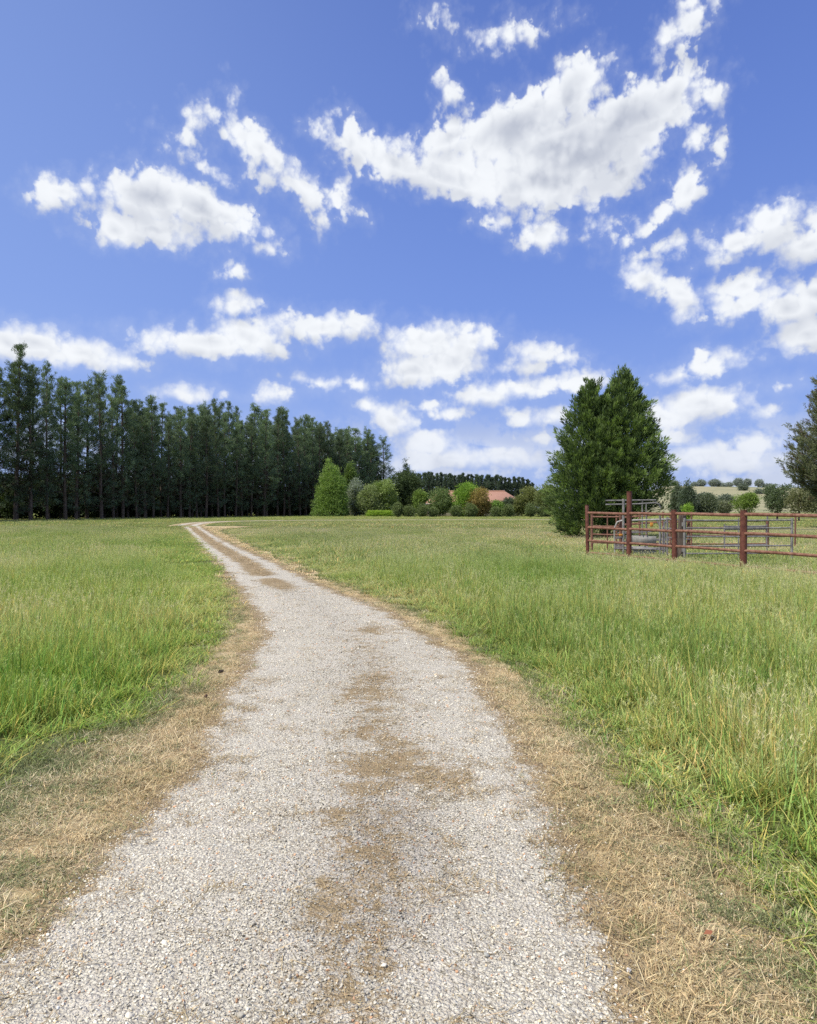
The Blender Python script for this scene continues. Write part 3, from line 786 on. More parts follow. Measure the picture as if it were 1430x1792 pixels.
garden('conifer_tree', 550, 608, 806, 150, (.07, .12, .025), (.20, .28, .07), 'broad pyramid conifer in bright green in front of the dark pines', 'conifer', 201, leaf=.24, cone=True, dens=1.5)
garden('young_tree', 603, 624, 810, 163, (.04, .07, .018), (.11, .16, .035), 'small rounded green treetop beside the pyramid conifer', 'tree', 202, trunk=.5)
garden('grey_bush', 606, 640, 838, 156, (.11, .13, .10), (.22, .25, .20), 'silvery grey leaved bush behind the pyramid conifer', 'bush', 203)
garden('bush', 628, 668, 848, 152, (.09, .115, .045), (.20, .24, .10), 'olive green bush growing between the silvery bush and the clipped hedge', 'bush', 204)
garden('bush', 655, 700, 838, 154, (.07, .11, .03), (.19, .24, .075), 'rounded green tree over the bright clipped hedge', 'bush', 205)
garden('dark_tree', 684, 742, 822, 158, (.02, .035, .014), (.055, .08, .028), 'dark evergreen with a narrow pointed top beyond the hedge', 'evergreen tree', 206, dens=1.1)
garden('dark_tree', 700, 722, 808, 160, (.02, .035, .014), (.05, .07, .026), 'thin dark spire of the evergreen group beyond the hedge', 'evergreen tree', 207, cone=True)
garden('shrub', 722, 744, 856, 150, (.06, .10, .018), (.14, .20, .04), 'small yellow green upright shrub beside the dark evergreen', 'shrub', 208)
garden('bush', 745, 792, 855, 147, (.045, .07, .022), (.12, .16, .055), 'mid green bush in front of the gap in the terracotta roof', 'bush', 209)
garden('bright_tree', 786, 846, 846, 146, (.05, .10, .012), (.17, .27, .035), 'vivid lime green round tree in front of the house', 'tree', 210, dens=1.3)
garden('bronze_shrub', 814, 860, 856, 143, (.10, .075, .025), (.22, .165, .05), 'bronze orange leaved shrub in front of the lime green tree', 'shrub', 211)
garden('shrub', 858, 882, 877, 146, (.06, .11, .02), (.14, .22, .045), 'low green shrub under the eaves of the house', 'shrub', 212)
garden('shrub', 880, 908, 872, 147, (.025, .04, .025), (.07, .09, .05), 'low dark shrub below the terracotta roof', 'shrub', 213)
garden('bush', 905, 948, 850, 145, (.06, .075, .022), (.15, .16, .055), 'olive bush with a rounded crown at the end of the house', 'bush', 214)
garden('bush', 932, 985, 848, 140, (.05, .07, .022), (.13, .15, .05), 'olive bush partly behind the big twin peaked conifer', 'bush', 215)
# hedge
r = np.random.default_rng(5)
X0, X1 = (644 - CX) / F * 147, (691 - CX) / F * 147
bl = [(x, 0, .55, .9, .7, .62) for x in np.linspace(X0 + .5, X1 - .5, 9) - (X0 + X1) / 2]
t = empty('clipped_hedge', ((X0 + X1) / 2, 147, 0), label='low clipped hedge in bright yellow green at the field edge', cat='hedge')
link('foliage', leafy(61, bl, 900, 12, .16, .1, (.20, .32, .04), (.42, .56, .09), .16), M_LEAF, t)
for x in np.linspace(-2, 2, 6): MB().tube([(x, 0, 0), (x + .05, 0, .5)], .03, 6).build('stem', M_BARK2, t)
# undergrowth strip below the garden: separate low shrubs
for k, x in enumerate([696, 716, 741, 757, 802, 823, 868, 889, 931, 950]):
    lab = 'low dark shrub in the band between the field and the garden trees'
    garden('low_shrub', x - 8 - (k * 5 % 7), x + 8 + (k * 3 % 6), 879 + (k * 7 % 11), 138, (.04, .06, .022), (.12, .15, .055), lab, 'shrub', 300 + k, leaf=.2, group='low shrubs along the garden edge', n=3)

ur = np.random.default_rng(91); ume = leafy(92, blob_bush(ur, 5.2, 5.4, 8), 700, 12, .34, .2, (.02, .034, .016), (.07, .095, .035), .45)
ume.name = 'crown'; um = trunk_mb(ur, 3.6, .12, 6, .5)
sh0 = None; s_ = -6.
while s_ < Lr + 2:
    for off_u in ((6.5, 15.) if s_ > 30 else (46., 52.)):
        p = start + dirv * (s_ + ur.normal(0, 1.)) + nrm * (off_u + ur.normal(0, 1.2))
        if sh0 is None:
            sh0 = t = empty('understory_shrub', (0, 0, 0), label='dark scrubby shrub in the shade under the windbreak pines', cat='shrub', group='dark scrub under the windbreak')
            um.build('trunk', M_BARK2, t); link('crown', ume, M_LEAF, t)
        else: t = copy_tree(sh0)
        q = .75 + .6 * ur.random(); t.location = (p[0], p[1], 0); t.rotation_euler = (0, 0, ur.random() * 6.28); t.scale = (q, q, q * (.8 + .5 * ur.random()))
    s_ += 3.6
# far pine plantation
far_rng = np.random.default_rng(33)
fmb, fcm = pine(55, 15., 1.9, 1.1, .06, 7, .6, .16, ((.055, .085, .065), (.12, .155, .11)))  # needle colours lightened and blued to carry painted haze
V0 = None
fr = None
for row in range(2):
    px = 722 + row * 3
    while px < 932:
        D = 430 + row * 14 + far_rng.normal(0, 3); X = (px - CX) / F * D
        top = np.interp(px, [722, 740, 800, 860, 915, 935], [832, 833, 833, 836, 838, 850]) + far_rng.normal(0, 2.6)
        hh = CAMZ + (HY - top) / F * D
        if fr is None:
            fr = make_tree('pine_tree', fmb, fcm, (0, 0, 0), M_BARK, M_PINE, 'small dark pine in the distant plantation behind the house', 'pine tree', 'distant plantation pines'); t = fr
        else: t = copy_tree(fr)
        t.location = (X, D, 0); s_ = hh / 15.; t.scale = (s_ * 1.1, s_ * 1.1, s_); t.rotation_euler = (0, 0, far_rng.random() * 6.28)
        px += 7.5 * (.8 + .4 * far_rng.random())

# big twin peaked cypress --------------------------------------------------------------------
def cypress():
    r = np.random.default_rng(77)
    A = dict(x=-.95, y=.1, z=[.1, 1.5, 3., 4.4, 6, 7.3, 8.2, 8.75], R=[1.75, 2.3, 2.45, 2.2, 1.7, 1.25, .8, .2])
    B = dict(x=1.0, y=-.1, z=[1.5, 2.2, 3.2, 4.4, 6, 7.4, 8.5, 9.2], R=[1.5, 2.25, 2.5, 2.3, 1.85, 1.35, .85, .2])
    C, Dn, T, Ls = [], [], [], []
    def spray(c, dv, Ls_, bright, m_=62, wd=.30):
        s = r.random(m_) ** .8; sd = r.normal(0, 1, (m_, 3)); sd -= (sd @ dv)[:, None] * dv; sd = unit(sd)
        rad = wd * Ls_ * np.sin(np.pi * np.clip(s * .9 + .1, 0, 1)) * (r.random(m_) ** .6)
        pc = c + dv * (s * Ls_)[:, None] + sd * rad[:, None]; pc[:, 2] -= .10 * s * s
        dd = unit(dv * 1.5 + sd * .7 + np.array([0, 0, .3]) + r.normal(0, .16, (m_, 3)))
        C.append(pc); Dn.append(dd)
        f = np.clip(bright + .3 * (s - .5) + r.normal(0, .12, m_), 0, 1)[:, None]
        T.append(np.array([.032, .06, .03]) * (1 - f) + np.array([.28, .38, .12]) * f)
    M = dict(x=.1, y=0., z=[1., 2.5, 4.5, 6, 7.4, 8.3], R=[1.6, 2.1, 1.9, 1.5, 1., .3])
    for Q_, n_ in ((A, 900), (B, 900), (M, 420)):
        zt = r.random(n_ * 4) * (Q_['z'][-1] - Q_['z'][0]) + Q_['z'][0]
        R = np.interp(zt, Q_['z'], Q_['R']); ok = r.random(len(zt)) < (R + .12) / 2.6; zt = zt[ok][:n_]; R = R[ok][:n_]
        for z, rr in zip(zt, R):
            a = r.random() * 6.283
            lump = .60 + .74 * fbm(np.array([a * 1.6 + Q_['x'] * 5]), np.array([z * .9]), 4, 3)[0]
            q = rr * lump * (.35 + .65 * r.random() ** .5)
            Ls_ = (.6 + .9 * r.random()) * (1 if z < 7.3 else .75)
            u = (z - Q_['z'][0]) / (Q_['z'][-1] - Q_['z'][0])
            el = math.radians(18 + 45 * u + r.normal(0, 10))
            dv = np.array([math.cos(a) * math.cos(el), math.sin(a) * math.cos(el), math.sin(el)])
            c = np.array([Q_['x'] + math.cos(a) * max(q - Ls_ * .45, .02), Q_['y'] + math.sin(a) * max(q - Ls_ * .45, .02), z])
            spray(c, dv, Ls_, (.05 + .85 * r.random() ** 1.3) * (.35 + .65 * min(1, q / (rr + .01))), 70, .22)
    for (x, z) in ((-1.0, 8.5), (-.7, 8.1), (-1.2, 7.9), (1.0, 9.0), (1.35, 8.7), (.7, 8.3), (1.5, 8.1), (.9, 9.15), (2.9, 4.3), (3.1, 3.6), (3.2, 2.4), (2.8, 4.9)):
        for k in range(4):
            spray(np.array([x + r.normal(0, .12), r.normal(0, .15), z - .35 * k]), unit(np.array([.25 * np.sign(x) + (0.5 if x > 2 else 0) + r.normal(0, .2), r.normal(0, .2), 1.])), 1.0, .3 + .3 * r.random(), 46, .12)
    C = np.concatenate(C); Dn = np.concatenate(Dn); T = np.concatenate(T)
    C[:, 2] = np.maximum(C[:, 2], .03)
    V, Q = cards(C, Dn, .23 * (.6 + .8 * r.random(len(C))), .045 * (.7 + .6 * r.random(len(C))), r)
    cm = mesh_np('crown', V, Q, {'tint': np.repeat(T, 4, 0)})
    mb = MB()
    mb.tube([(0, 0, 0), (0, 0, .8), (-.35, 0, 1.8), (-.8, .1, 4), (-.95, .1, 8)], [.26, .22, .16, .1, .02], 10, wob=.2)
    mb.tube([(0, 0, .7), (.4, 0, 1.8), (.9, -.1, 4), (1.0, -.1, 8.4)], [.2, .15, .1, .02], 10, wob=.2)
    for k in range(46):
        a = r.random() * 6.28; z = .9 + 6.5 * r.random(); s = -1 if r.random() < .5 else 1
        b0 = np.array([s * .9 * min(1, z / 4), 0, z]); ll = 1.7 * (1 - z / 9.5)
        mb.tube([b0, b0 + np.array([math.cos(a) * ll, math.sin(a) * ll, ll * .5])], [.035, .01], 5, cap=False)
    return mb, cm
mb, cm = cypress()
cy = make_tree('cypress_tree', mb, cm, ((1062 - CX) / F * 38, 38, 0), M_BARK2, M_LEAF, 'large dense dark green conifer with two peaks beside the cattle yard', 'conifer')
cy.scale = (.86, .86, .915)
# right edge pine
def side_pine():
    r = np.random.default_rng(8); C, Dn, T = [], [], []
    mb = MB(); mb.tube([(0, 0, 0), (.1, 0, 4), (-.1, 0, 9), (0, 0, 13.8)], [.38, .3, .18, .04], 10, wob=.2)
    for k in range(330):
        z = 1.6 + 12.0 * r.random() ** .9; u = (z - 1.6) / 12.; R = 5.4 * (1 - u) ** .62 * min(1, .72 + u * 1.6) * (.75 + .35 * r.random())
        a = r.random() * 6.283; el = math.radians(8 + 38 * u + r.normal(0, 8))
        dv = np.array([math.cos(a) * math.cos(el), math.sin(a) * math.cos(el), math.sin(el)]); c0 = np.array([0, 0, z]); tip = c0 + dv * R + np.array([0, 0, .25 * R])
        mid = c0 + dv * R * .5
        mb.tube([c0, mid, tip], [.08 * (1 - u) + .03, .045, .015], 5, cap=False)
        n_ = int(10 + R * 7)
        for q in range(n_):
            s = .25 + .75 * (q + r.random()) / n_
            pc = (c0 + (mid - c0) * 2 * s if s < .5 else mid + (tip - mid) * 2 * (s - .5)) + r.normal(0, .16, 3)
            sd = unit(dv + np.array([0, 0, .6]) + r.normal(0, .45, 3)); m_ = 26
            ss = r.random((m_, 1)) * .45
            C.append(pc + sd * ss + r.normal(0, .035, (m_, 3))); Dn.append(unit(sd * .9 + r.normal(0, .55, (m_, 3))))
            br = np.clip(.35 + .5 * r.random() + .2 * (s - .5), 0, 1)
            cc = np.array([.08, .10, .06]) * (1 - br) + np.array([.26, .28, .16]) * br
            if r.random() < .1: cc = np.array([.14, .10, .055])
            T.append(np.repeat(cc[None], m_, 0) * (.8 + .4 * r.random((m_, 1))))
    C = np.concatenate(C); Dn = np.concatenate(Dn); T = np.concatenate(T)
    V, Q = cards(C, Dn, .19 * (.7 + .6 * r.random(len(C))), .042, r)
    return mb, mesh_np('crown', V, Q, {'tint': np.repeat(T, 4, 0)})
mb, cm = side_pine()
make_tree('pine_tree', mb, cm, ((1484 - CX) / F * 58, 58, 0), M_BARK2, M_LEAF, 'grey green pine with spiky upswept branches, cut off by the picture edge', 'pine tree', rz=.6)

# trees beyond the yard
garden('dark_tree', 1176, 1196, 846, 210, (.03, .045, .025), (.08, .10, .055), 'slender dark tree beyond the yard, next to the wider dark conifer', 'tree', 401, leaf=.4, cone=True)
garden('dark_tree', 1190, 1218, 844, 200, (.025, .04, .025), (.065, .09, .05), 'dark conifer behind the grey steel crush', 'conifer', 402, leaf=.36, cone=True)
garden('shrub', 1196, 1213, 881, 90, (.09, .15, .02), (.2, .3, .05), 'tiny yellow green shrub just above the fence rail', 'shrub', 403, leaf=.14)
garden('bush', 1222, 1257, 865, 200, (.04, .055, .03), (.10, .12, .07), 'rounded grey green tree at the foot of the hill', 'tree', 404, leaf=.4)
garden('bush', 1256, 1280, 878, 230, (.07, .08, .045), (.13, .14, .08), 'low dull bush between the two round trees', 'bush', 408, leaf=.4)
garden('round_tree', 1278, 1328, 864, 88, (.06, .09, .018), (.15, .21, .045), 'bright green round topped tree behind the fence corner post', 'tree', 405, leaf=.17, trunk=.35)
garden('dark_tree', 1336, 1384, 848, 95, (.04, .055, .03), (.10, .13, .065), 'dark green tree with a bare trunk near the edge pine', 'tree', 406, leaf=.2, trunk=.35)
garden('bush', 1376, 1420, 852, 90, (.07, .08, .035), (.16, .16, .08), 'olive brown thin crowned tree in front of the edge pine', 'tree', 407, leaf=.18, trunk=.3)
garden('bush', 1412, 1470, 850, 92, (.04, .06, .025), (.10, .13, .055), 'dark leafy tree under the edge pine', 'tree', 409, leaf=.2, trunk=.2)
for k, (x, y, w) in enumerate([(1168, 849, 16), (1180, 845, 10), (1228, 844, 13), (1250, 843, 20), (1262, 850, 14), (1275, 849, 12), (1292, 841, 13), (1308, 842, 9), (1329, 843, 12), (1346, 851, 16), (1216, 848, 9)]):
    garden('hill_tree', x - w * .42, x + w * .42, y - 2, 745, (.12, .14, .14), (.19, .21, .20), 'small hazy tree on the crest of the distant hill', 'tree', 500 + k, leaf=.9, trunk=.5, group='trees along the hill crest', n=4)  # pale bluish grey tints: the haze is put into the leaf colour
for k, (x, y, w, D) in enumerate([(1300, 860, 10, 560), (1328, 862, 6, 520), (1350, 864, 14, 500), (1232, 868, 20, 420), (1270, 872, 20, 400)]):
    garden('hill_tree', x - w / 2, x + w / 2, y - 2, D, (.05, .065, .05), (.10, .12, .085), 'small dark tree dotted on the slope of the distant hill', 'tree', 540 + k, leaf=.9, trunk=.3, group='trees on the hill slope', n=4)
# distant horizon tree belts seen beyond the windbreak trunks
# ------------------------------------------------------------------ house
m_roof, nt = mat('terracotta_tiles')
tc = N(nt, 'ShaderNodeTexCoord'); wv = N(nt, 'ShaderNodeTexWave', i_Scale=1.6, i_Distortion=.3); wv.bands_direction = 'X'; L(nt, tc.outputs['Object'], wv.inputs[0])
n_ = noise(nt, tc.outputs['Object'], 2.2, 5, .6)
c = mixc(nt, n_.outputs[0], (.36, .19, .13), (.48, .29, .21)); c = mixc(nt, mrange(nt, wv.outputs['Fac'], .0, .35, .4, 0), c, (.25, .1, .06))
finish(nt, principled(nt, c, .8, .2))
m_wall, nt = mat('cream_brick_wall')
tc = N(nt, 'ShaderNodeTexCoord'); br = N(nt, 'ShaderNodeTexBrick', i_Scale=3.); L(nt, tc.outputs['Object'], br.inputs[0])
br.inputs['Color1'].default_value = (.42, .33, .25, 1); br.inputs['Color2'].default_value = (.36, .27, .2, 1); br.inputs['Mortar'].default_value = (.4, .37, .32, 1)
finish(nt, principled(nt, br.outputs[0], .9, .1))
m_glass, nt = mat('dark_window_glass'); finish(nt, principled(nt, (.03, .035, .04), .08, .6))
m_white, nt = mat('white_trim'); finish(nt, principled(nt, (.7, .68, .64), .5, .3))
def house():
    D = 158.; x0, x1 = (742 - CX) / F * D, (912 - CX) / F * D; W = x1 - x0; dp = 9.
    ez, rz_ = 2.75, 5.5
    h = empty('farmhouse', ((x0 + x1) / 2, D, 0), label='low farmhouse with a long terracotta tiled roof behind the garden trees', cat='house')
    mb = MB(); hw = W / 2 - .6
    for (a, b_, c_) in (((0, -dp / 2 + .1, 1.35), (2 * hw, .2, 2.7), 0), ((0, dp / 2 - .1, 1.35), (2 * hw, .2, 2.7), 0), ((-hw + .1, 0, 1.35), (.2, dp - .41, 2.7), 0), ((hw - .1, 0, 1.35), (.2, dp - .41, 2.7), 0)):
        mb.box(a, b_)
    mb.build('wall', m_wall, h, False)
    mb = MB(); X, Y = W / 2, dp / 2 + .6; rl = X - 3.6
    V = [(-X, -Y, ez), (X, -Y, ez), (X, Y, ez), (-X, Y, ez), (-rl, 0, rz_), (rl, 0, rz_), (-X, -Y, ez - .15), (X, -Y, ez - .15), (X, Y, ez - .15), (-X, Y, ez - .15)]
    mb.add(V, [(0, 1, 5, 4), (2, 3, 4, 5), (0, 6, 7, 1), (1, 7, 8, 2), (2, 8, 9, 3), (3, 9, 6, 0), (6, 9, 8, 7)], [(1, 2, 5), (3, 0, 4)])
    roof = mb.build('roof', m_roof, h, False)
    MB().tube([(-rl, 0, rz_ + .04), (rl, 0, rz_ + .04)], .12, 8).build('ridge_cap', m_roof, roof)
    MB().box((-4.2, 1.2, 5.1), (.8, .6, 1.1)).build('chimney', m_wall, roof, False)
    for x in (-7.5, -2.5, 4.6, 8.2):
        w_ = MB().box((x, -dp / 2 - .03, 1.5), (1.7, .1, 1.3)).build('window', m_white, h, False)
        MB().box((x, -dp / 2 - .075, 1.5), (1.5, .03, 1.1)).build('pane', m_glass, w_, False)
    MB().box((1.2, -dp / 2 - .03, 1.05), (.95, .1, 2.1)).build('door', m_white, h, False)
    MB().tube([(-X, -Y - .06, ez - .1), (X, -Y - .06, ez - .1)], .07, 8).build('gutter', m_white, h)
house()

# ------------------------------------------------------------------ red rail fence of the yard
def fline(D): return 9.44 - .428 * (D - 16.5)
fence = empty('rail_fence', (fline(20.6), 20.6, 0), label='rust red steel pipe rail fence round the cattle yard', cat='fence')
def rel(p, o): return (p[0] - o.location.x, p[1] - o.location.y, p[2] - o.location.z)
posts = [(24.3, 1.76, .062, 'short'), (22.4, 2.17, .080, 'tall'), (20.6, 1.60, .080, ''), (18.4, 1.60, .088, ''), (15.9, 1.60, .085, ''), (13.4, 1.62, .085, '')]
for (D, h, rr, k) in posts:
    x = fline(D)
    mb = MB(); lean = rng.normal(0, .012)
    mb.tube([rel((x, D, -.1), fence), rel((x + lean, D, h * .5), fence), rel((x + lean * 2, D, h - .02), fence), rel((x + lean * 2, D, h), fence)], [rr, rr, rr, rr * .8], 14)
    p = mb.build('post', M_RED, fence)
    if k == 'tall': p['label'] = 'taller red post that rises above the top rail'
    cap = MB().tube([rel((x + lean * 2, D, h + .002), fence), rel((x + lean * 2, D, h + .018), fence)], rr * 1.06, 14).build('cap', M_RED, p)
    cap.parent = p
for j in range(len(posts) - 1):
    Da, Db = posts[j][0], posts[j + 1][0]
    for z, rr in ((1.49, .046), (1.0, .042), (.555, .040), (.15, .034)):
        pts = []
        for t in np.linspace(0, 1, 5):
            D = Da + (Db - Da) * t; pts.append(rel((fline(D) - .01, D, z + .012 * math.sin(t * math.pi + z) + (0 if 0 < t < 1 else 0)), fence))
        MB().tube(pts, rr, 10).build('rail', M_RAIL, fence)

# steel gate panels behind
def panel(name, a, b_, rails, r_, m, label, cat, ends=(0, 1), zt=None, group=None, postr=.03, mid=()):
    o = empty(name, (a[0], a[1], 0), label=label, cat=cat, group=group)
    a = np.array(a); b_ = np.array(b_); dv = b_ - a
    for z in rails:
        MB().tube([(0, 0, z), (dv[0] * .5, dv[1] * .5, z - .008), (dv[0], dv[1], z)], r_, 8).build('rail', m, o)
    zt = zt or max(rails) + .04
    for t in tuple(ends) + tuple(mid):
        MB().tube([(dv[0] * t, dv[1] * t, .0), (dv[0] * t, dv[1] * t, zt)], postr if t in ends else r_ * .8, 10).build('upright', m, o)
    return o
D = 21.9
ga = ((1198 - CX) / F * D, D); gb = ((1386 - CX) / F * 22.2, 22.2)
panel('yard_gate', ga, gb, (1.29, 1.05, .79, .5, .27), .024, M_GALV, 'grey galvanised tubular gate behind the red rails', 'gate', postr=.038, zt=1.36, mid=(.5,))
D = 27.5
panel('steel_rail_fence', ((1205 - CX) / F * 27.2, 27.2), ((1343 - CX) / F * D, D), (1.18, .93, .62, .30), .026, M_BROWNP, 'rusty brown rail panel further back in the yard', 'fence panel', postr=.06, zt=1.22)
panel('steel_rail_fence', ((1268 - CX) / F * 25, 25.), ((1342 - CX) / F * 25.4, 25.4), (1.02, .93, .36), .03, M_GREY, 'short grey steel rail panel between the gate and the rusty panel', 'fence panel', postr=.025, zt=1.1)
# thin rear wire fence
wf = panel('wire_fence', ((1343 - CX) / F * 29, 29.), ((1520 - CX) / F * 30, 30.), (1.25, .8, .05 + .0), .007, M_GREY, 'thin wire fence at the back of the yard', 'fence', postr=.03, zt=1.35, mid=())
MB().tube([(.57 * 2, .03, 0), (.57 * 2 + .02, .03, 1.3)], .035, 8).build('post', M_BROWNP, wf)
# heavy wooden strainer post by the crush
D = 22.3; x = (1193 - CX) / F * D
o = empty('gate_post', (x, D, 0), label='thick dark weathered post where the grey gate hangs', cat='post')
MB().tube([(0, 0, -.05), (.0, 0, .7), (.02, 0, 1.42), (.02, 0, 1.45)], [.14, .13, .12, .09], 12, wob=.12).build('shaft', M_BARK, o)
MB().tube([(-.02, -.125, .3), (-.02, -.125, .42)], .025, 8).build('hinge', M_GALV, o)
MB().tube([(-.02, -.125, 1.1), (-.02, -.125, 1.22)], .025, 8).build('hinge', M_GALV, o)

# cattle crush
def crush():
    D = 24.6; ox = (1112 - CX) / F * D
    o = empty('cattle_crush', (ox, D, 0), label='grey steel cattle crush with pale sheeted sides behind the fence', cat='cattle crush')
    def X(px, dd=0.): return (px - CX) / F * (D + dd) - ox
    def Z(y, dd=0.): return CAMZ + (HY - y) / F * (D + dd)
    def up(px, z0, z1, r_=.028, dd=0., name='upright', m=M_GALV): MB().tube([(X(px, dd), dd, z0), (X(px, dd), dd, z1)], r_, 10).build(name, m, o)
    for dd in (0., .85):
        up(1091, 0, Z(873), .04, dd); up(1155, 0, Z(900), .035, dd); up(1124, Z(935), Z(880), .02, dd); up(1131, Z(935), Z(880), .02, dd); up(1163, 0, Z(913), .035, dd, m=M_GREY)
        MB().tube([(X(1060, dd), dd, Z(883)), (X(1112, dd), dd, Z(882)), (X(1146, dd), dd, Z(880)), (X(1153, dd), dd, Z(882)), (X(1156, dd), dd, Z(889))], .026, 10).build('top_rail', M_GALV, o)
        MB().tube([(X(1060, dd), dd, Z(876)), (X(1148, dd), dd, Z(875))], .022, 8).build('top_rail', M_GALV, o)
        MB().tube([(X(1100, dd), dd, Z(911)), (X(1172, dd), dd, Z(909))], .03, 10).build('side_rail', M_SHEET, o)
        MB().tube([(X(1075, dd), dd, Z(960)), (X(1165, dd), dd, Z(962))], .03, 10).build('side_rail', M_GREY, o)
        MB().box((X(1129), dd + .03, (Z(937) + Z(952)) / 2), (.80, .015, (Z(937) - Z(952)) * .8)).build('side_sheet', M_SHEET, o, False)
        MB().box((X(1129), dd + .03, (Z(956) + Z(976)) / 2), (.80, .015, (Z(956) - Z(976)) * .8)).build('side_sheet', M_SHEET, o, False)
        # loading gate hoop on the near end
        MB().tube([(X(1076, dd), dd, 0), (X(1075, dd), dd, Z(925)), (X(1080, dd), dd, Z(914)), (X(1089, dd), dd, Z(911))], .022, 8).build('hoop', M_SHEET, o)
        for y in (928, 942, 955): MB().tube([(X(1076, dd), dd, Z(y)), (X(1091, dd), dd, Z(y))], .018, 8).build('end_rail', M_GREY, o)
    for px in (1092, 1124, 1148): MB().tube([(X(px), 0, Z(878)), (X(px, .85), .85, Z(878))], .024, 8).build('cross_bar', M_GALV, o)
    # head bail in a V
    for s in (-1, 1): MB().tube([(X(1158 + s * 9), .0, Z(909)), (X(1158 + s * 2), .0, Z(924)), (X(1158 + s * 2), .0, Z(975))], .026, 8).build('head_bail', M_GREY, o)
    MB().tube([(X(1165), -.08, Z(948)), (X(1168), -.15, Z(935)), (X(1160), -.12, Z(925))], .015, 8).build('lever', M_BROWNP, o)
    MB().box((X(1140), -.03, Z(918)), (.10, .04, .14)).build('latch', M_ORANGE, o, False)
    MB().box((X(1086), -.03, Z(936)), (.12, .04, .07)).build('latch', M_ORANGE, o, False)
    MB().box((X(1110), .42, .06), (1.6, .7, .06)).build('floor_tray', M_BROWNP, o, False)
crush()
D = 25.8
panel('steel_rail_fence', ((1036 - CX) / F * 26.5, 26.5), ((1086 - CX) / F * D, D), (1.35, 1.0, .7, .4), .03, M_BROWNP, 'short rusty rail panel in front of the conifer, left of the grey crush', 'fence panel', postr=.05, zt=1.45, mid=(.55,))
panel('yard_gate', ((1168 - CX) / F * 23.6, 23.6), ((1196 - CX) / F * 22.6, 22.6), (1.3, 1.0, .7, .4, .15), .022, M_GREY, 'narrow dull grey gate standing open between the crush and the thick weathered post', 'gate', postr=.032, zt=1.38, mid=(.5,))
o = empty('loading_chute', ((1150 - CX) / F * 27., 27., 0), label='rusty cattle loading chute half hidden behind the grey crush', cat='loading chute')
for sy in (0, .8):
    for x in (-1.3, -.4, .5, 1.3): MB().tube([(x, sy, 0), (x, sy, 1.45 + .08 * (x > 0))], .035, 8).build('upright', M_BROWNP, o)
    for z in (.45, .8, 1.12, 1.4): MB().tube([(-1.32, sy, z - .1), (0, sy, z), (1.32, sy, z + .04)], .022, 8).build('rail', M_RAIL if z > 1 else M_GREY, o)
MB().box((0, .4, .3), (2.6, .75, .05)).build('ramp_floor', M_BROWNP, o, False)

# ------------------------------------------------------------------ small single things on the ground
def single_stone(px, y, s, colr, label, seed, cat='stone'):
    m, nt = mat('stone_' + cat); tc = N(nt, 'ShaderNodeTexCoord'); n_ = noise(nt, tc.outputs['Object'], 3, 5, .6)
    finish(nt, principled(nt, mixc(nt, n_.outputs[0], tuple(q * .6 for q in colr), colr), .85, .2))
    X, D = G(px, y); me = stone(seed); o = link('stone', me, m, loc=(X, D, .02 + s * .18)); o.scale = (s, s, s); o.rotation_euler = (.2, .1, seed)
    tag(o, label, cat)
single_stone(603, 1665, .026, (.34, .08, .04), 'small brick red stone on the gravel near the camera', 901)
single_stone(386, 1181, .075, (.06, .045, .035), 'dark brown clod on the straw verge beside the bend of the drive', 902)
single_stone(359, 1225, .06, (.12, .07, .05), 'smaller brown clod on the straw verge nearer the camera', 903)
single_stone(1102, 1712, .03, (.7, .68, .64), 'white stone at the edge of the gravel near the dry leaf', 904)
X, D = G(1240, 1655)
lv = MB(); lv.add([(-.028, 0, .012), (0, .012, .02), (.03, .004, .016), (0, -.012, .016), (.045, .006, .014)], [(0, 3, 2, 1)], [(2, 4, 1)])
m_dl, nt = mat('dry_leaf_red'); finish(nt, principled(nt, (.36, .14, .07), .7, .2))
o = lv.build('fallen_leaf', m_dl, smooth=False); o.location = (X, D, .03); o.rotation_euler = (.1, .2, .5); tag(o, 'curled reddish dry leaf lying on the straw verge', 'leaf')

# ------------------------------------------------------------------ light, sky, clouds
sun_v = np.array([-.60, -.38, 1.02]); sun_v /= np.linalg.norm(sun_v)
el = math.asin(sun_v[2]); az = math.atan2(sun_v[0], sun_v[1])
ld = bpy.data.lights.new('sun', 'SUN'); ld.energy = 5.0; ld.angle = math.radians(.55); ld.color = (1, .94, .84)
so = bpy.data.objects.new('sun', ld); COL.objects.link(so)
from mathutils import Vector
so.rotation_euler = Vector(sun_v).to_track_quat('Z', 'Y').to_euler(); so.location = (-20, -12, 40)

W = bpy.data.worlds.new('World'); S.world = W; W.use_nodes = True; nt = W.node_tree; nt.nodes.clear()
BG = .1
tc = N(nt, 'ShaderNodeTexCoord'); sky = N(nt, 'ShaderNodeTexSky'); sky.sky_type = 'NISHITA'; sky.sun_disc = False
sky.sun_elevation = el; sky.sun_rotation = az; sky.air_density = 1.0; sky.dust_density = .6; sky.ozone_density = 2.5; sky.altitude = 50
sep = N(nt, 'ShaderNodeSeparateXYZ'); L(nt, tc.outputs['Generated'], sep.inputs[0])
azn = math_n(nt, 'ARCTAN2', sep.outputs[0], sep.outputs[1]); eln = math_n(nt, 'ARCSINE', sep.outputs[2])
K = 1000.
comb = N(nt, 'ShaderNodeCombineXYZ'); L(nt, math_n(nt, 'MULTIPLY', azn, K), comb.inputs[0]); L(nt, math_n(nt, 'MULTIPLY', eln, K), comb.inputs[1])
ae = comb.outputs[0]
def AE(px, y):
    u = (px - CX) / F; v = (HY - y) / F; return K * math.atan(u), K * math.atan2(v, math.sqrt(1 + u * u))
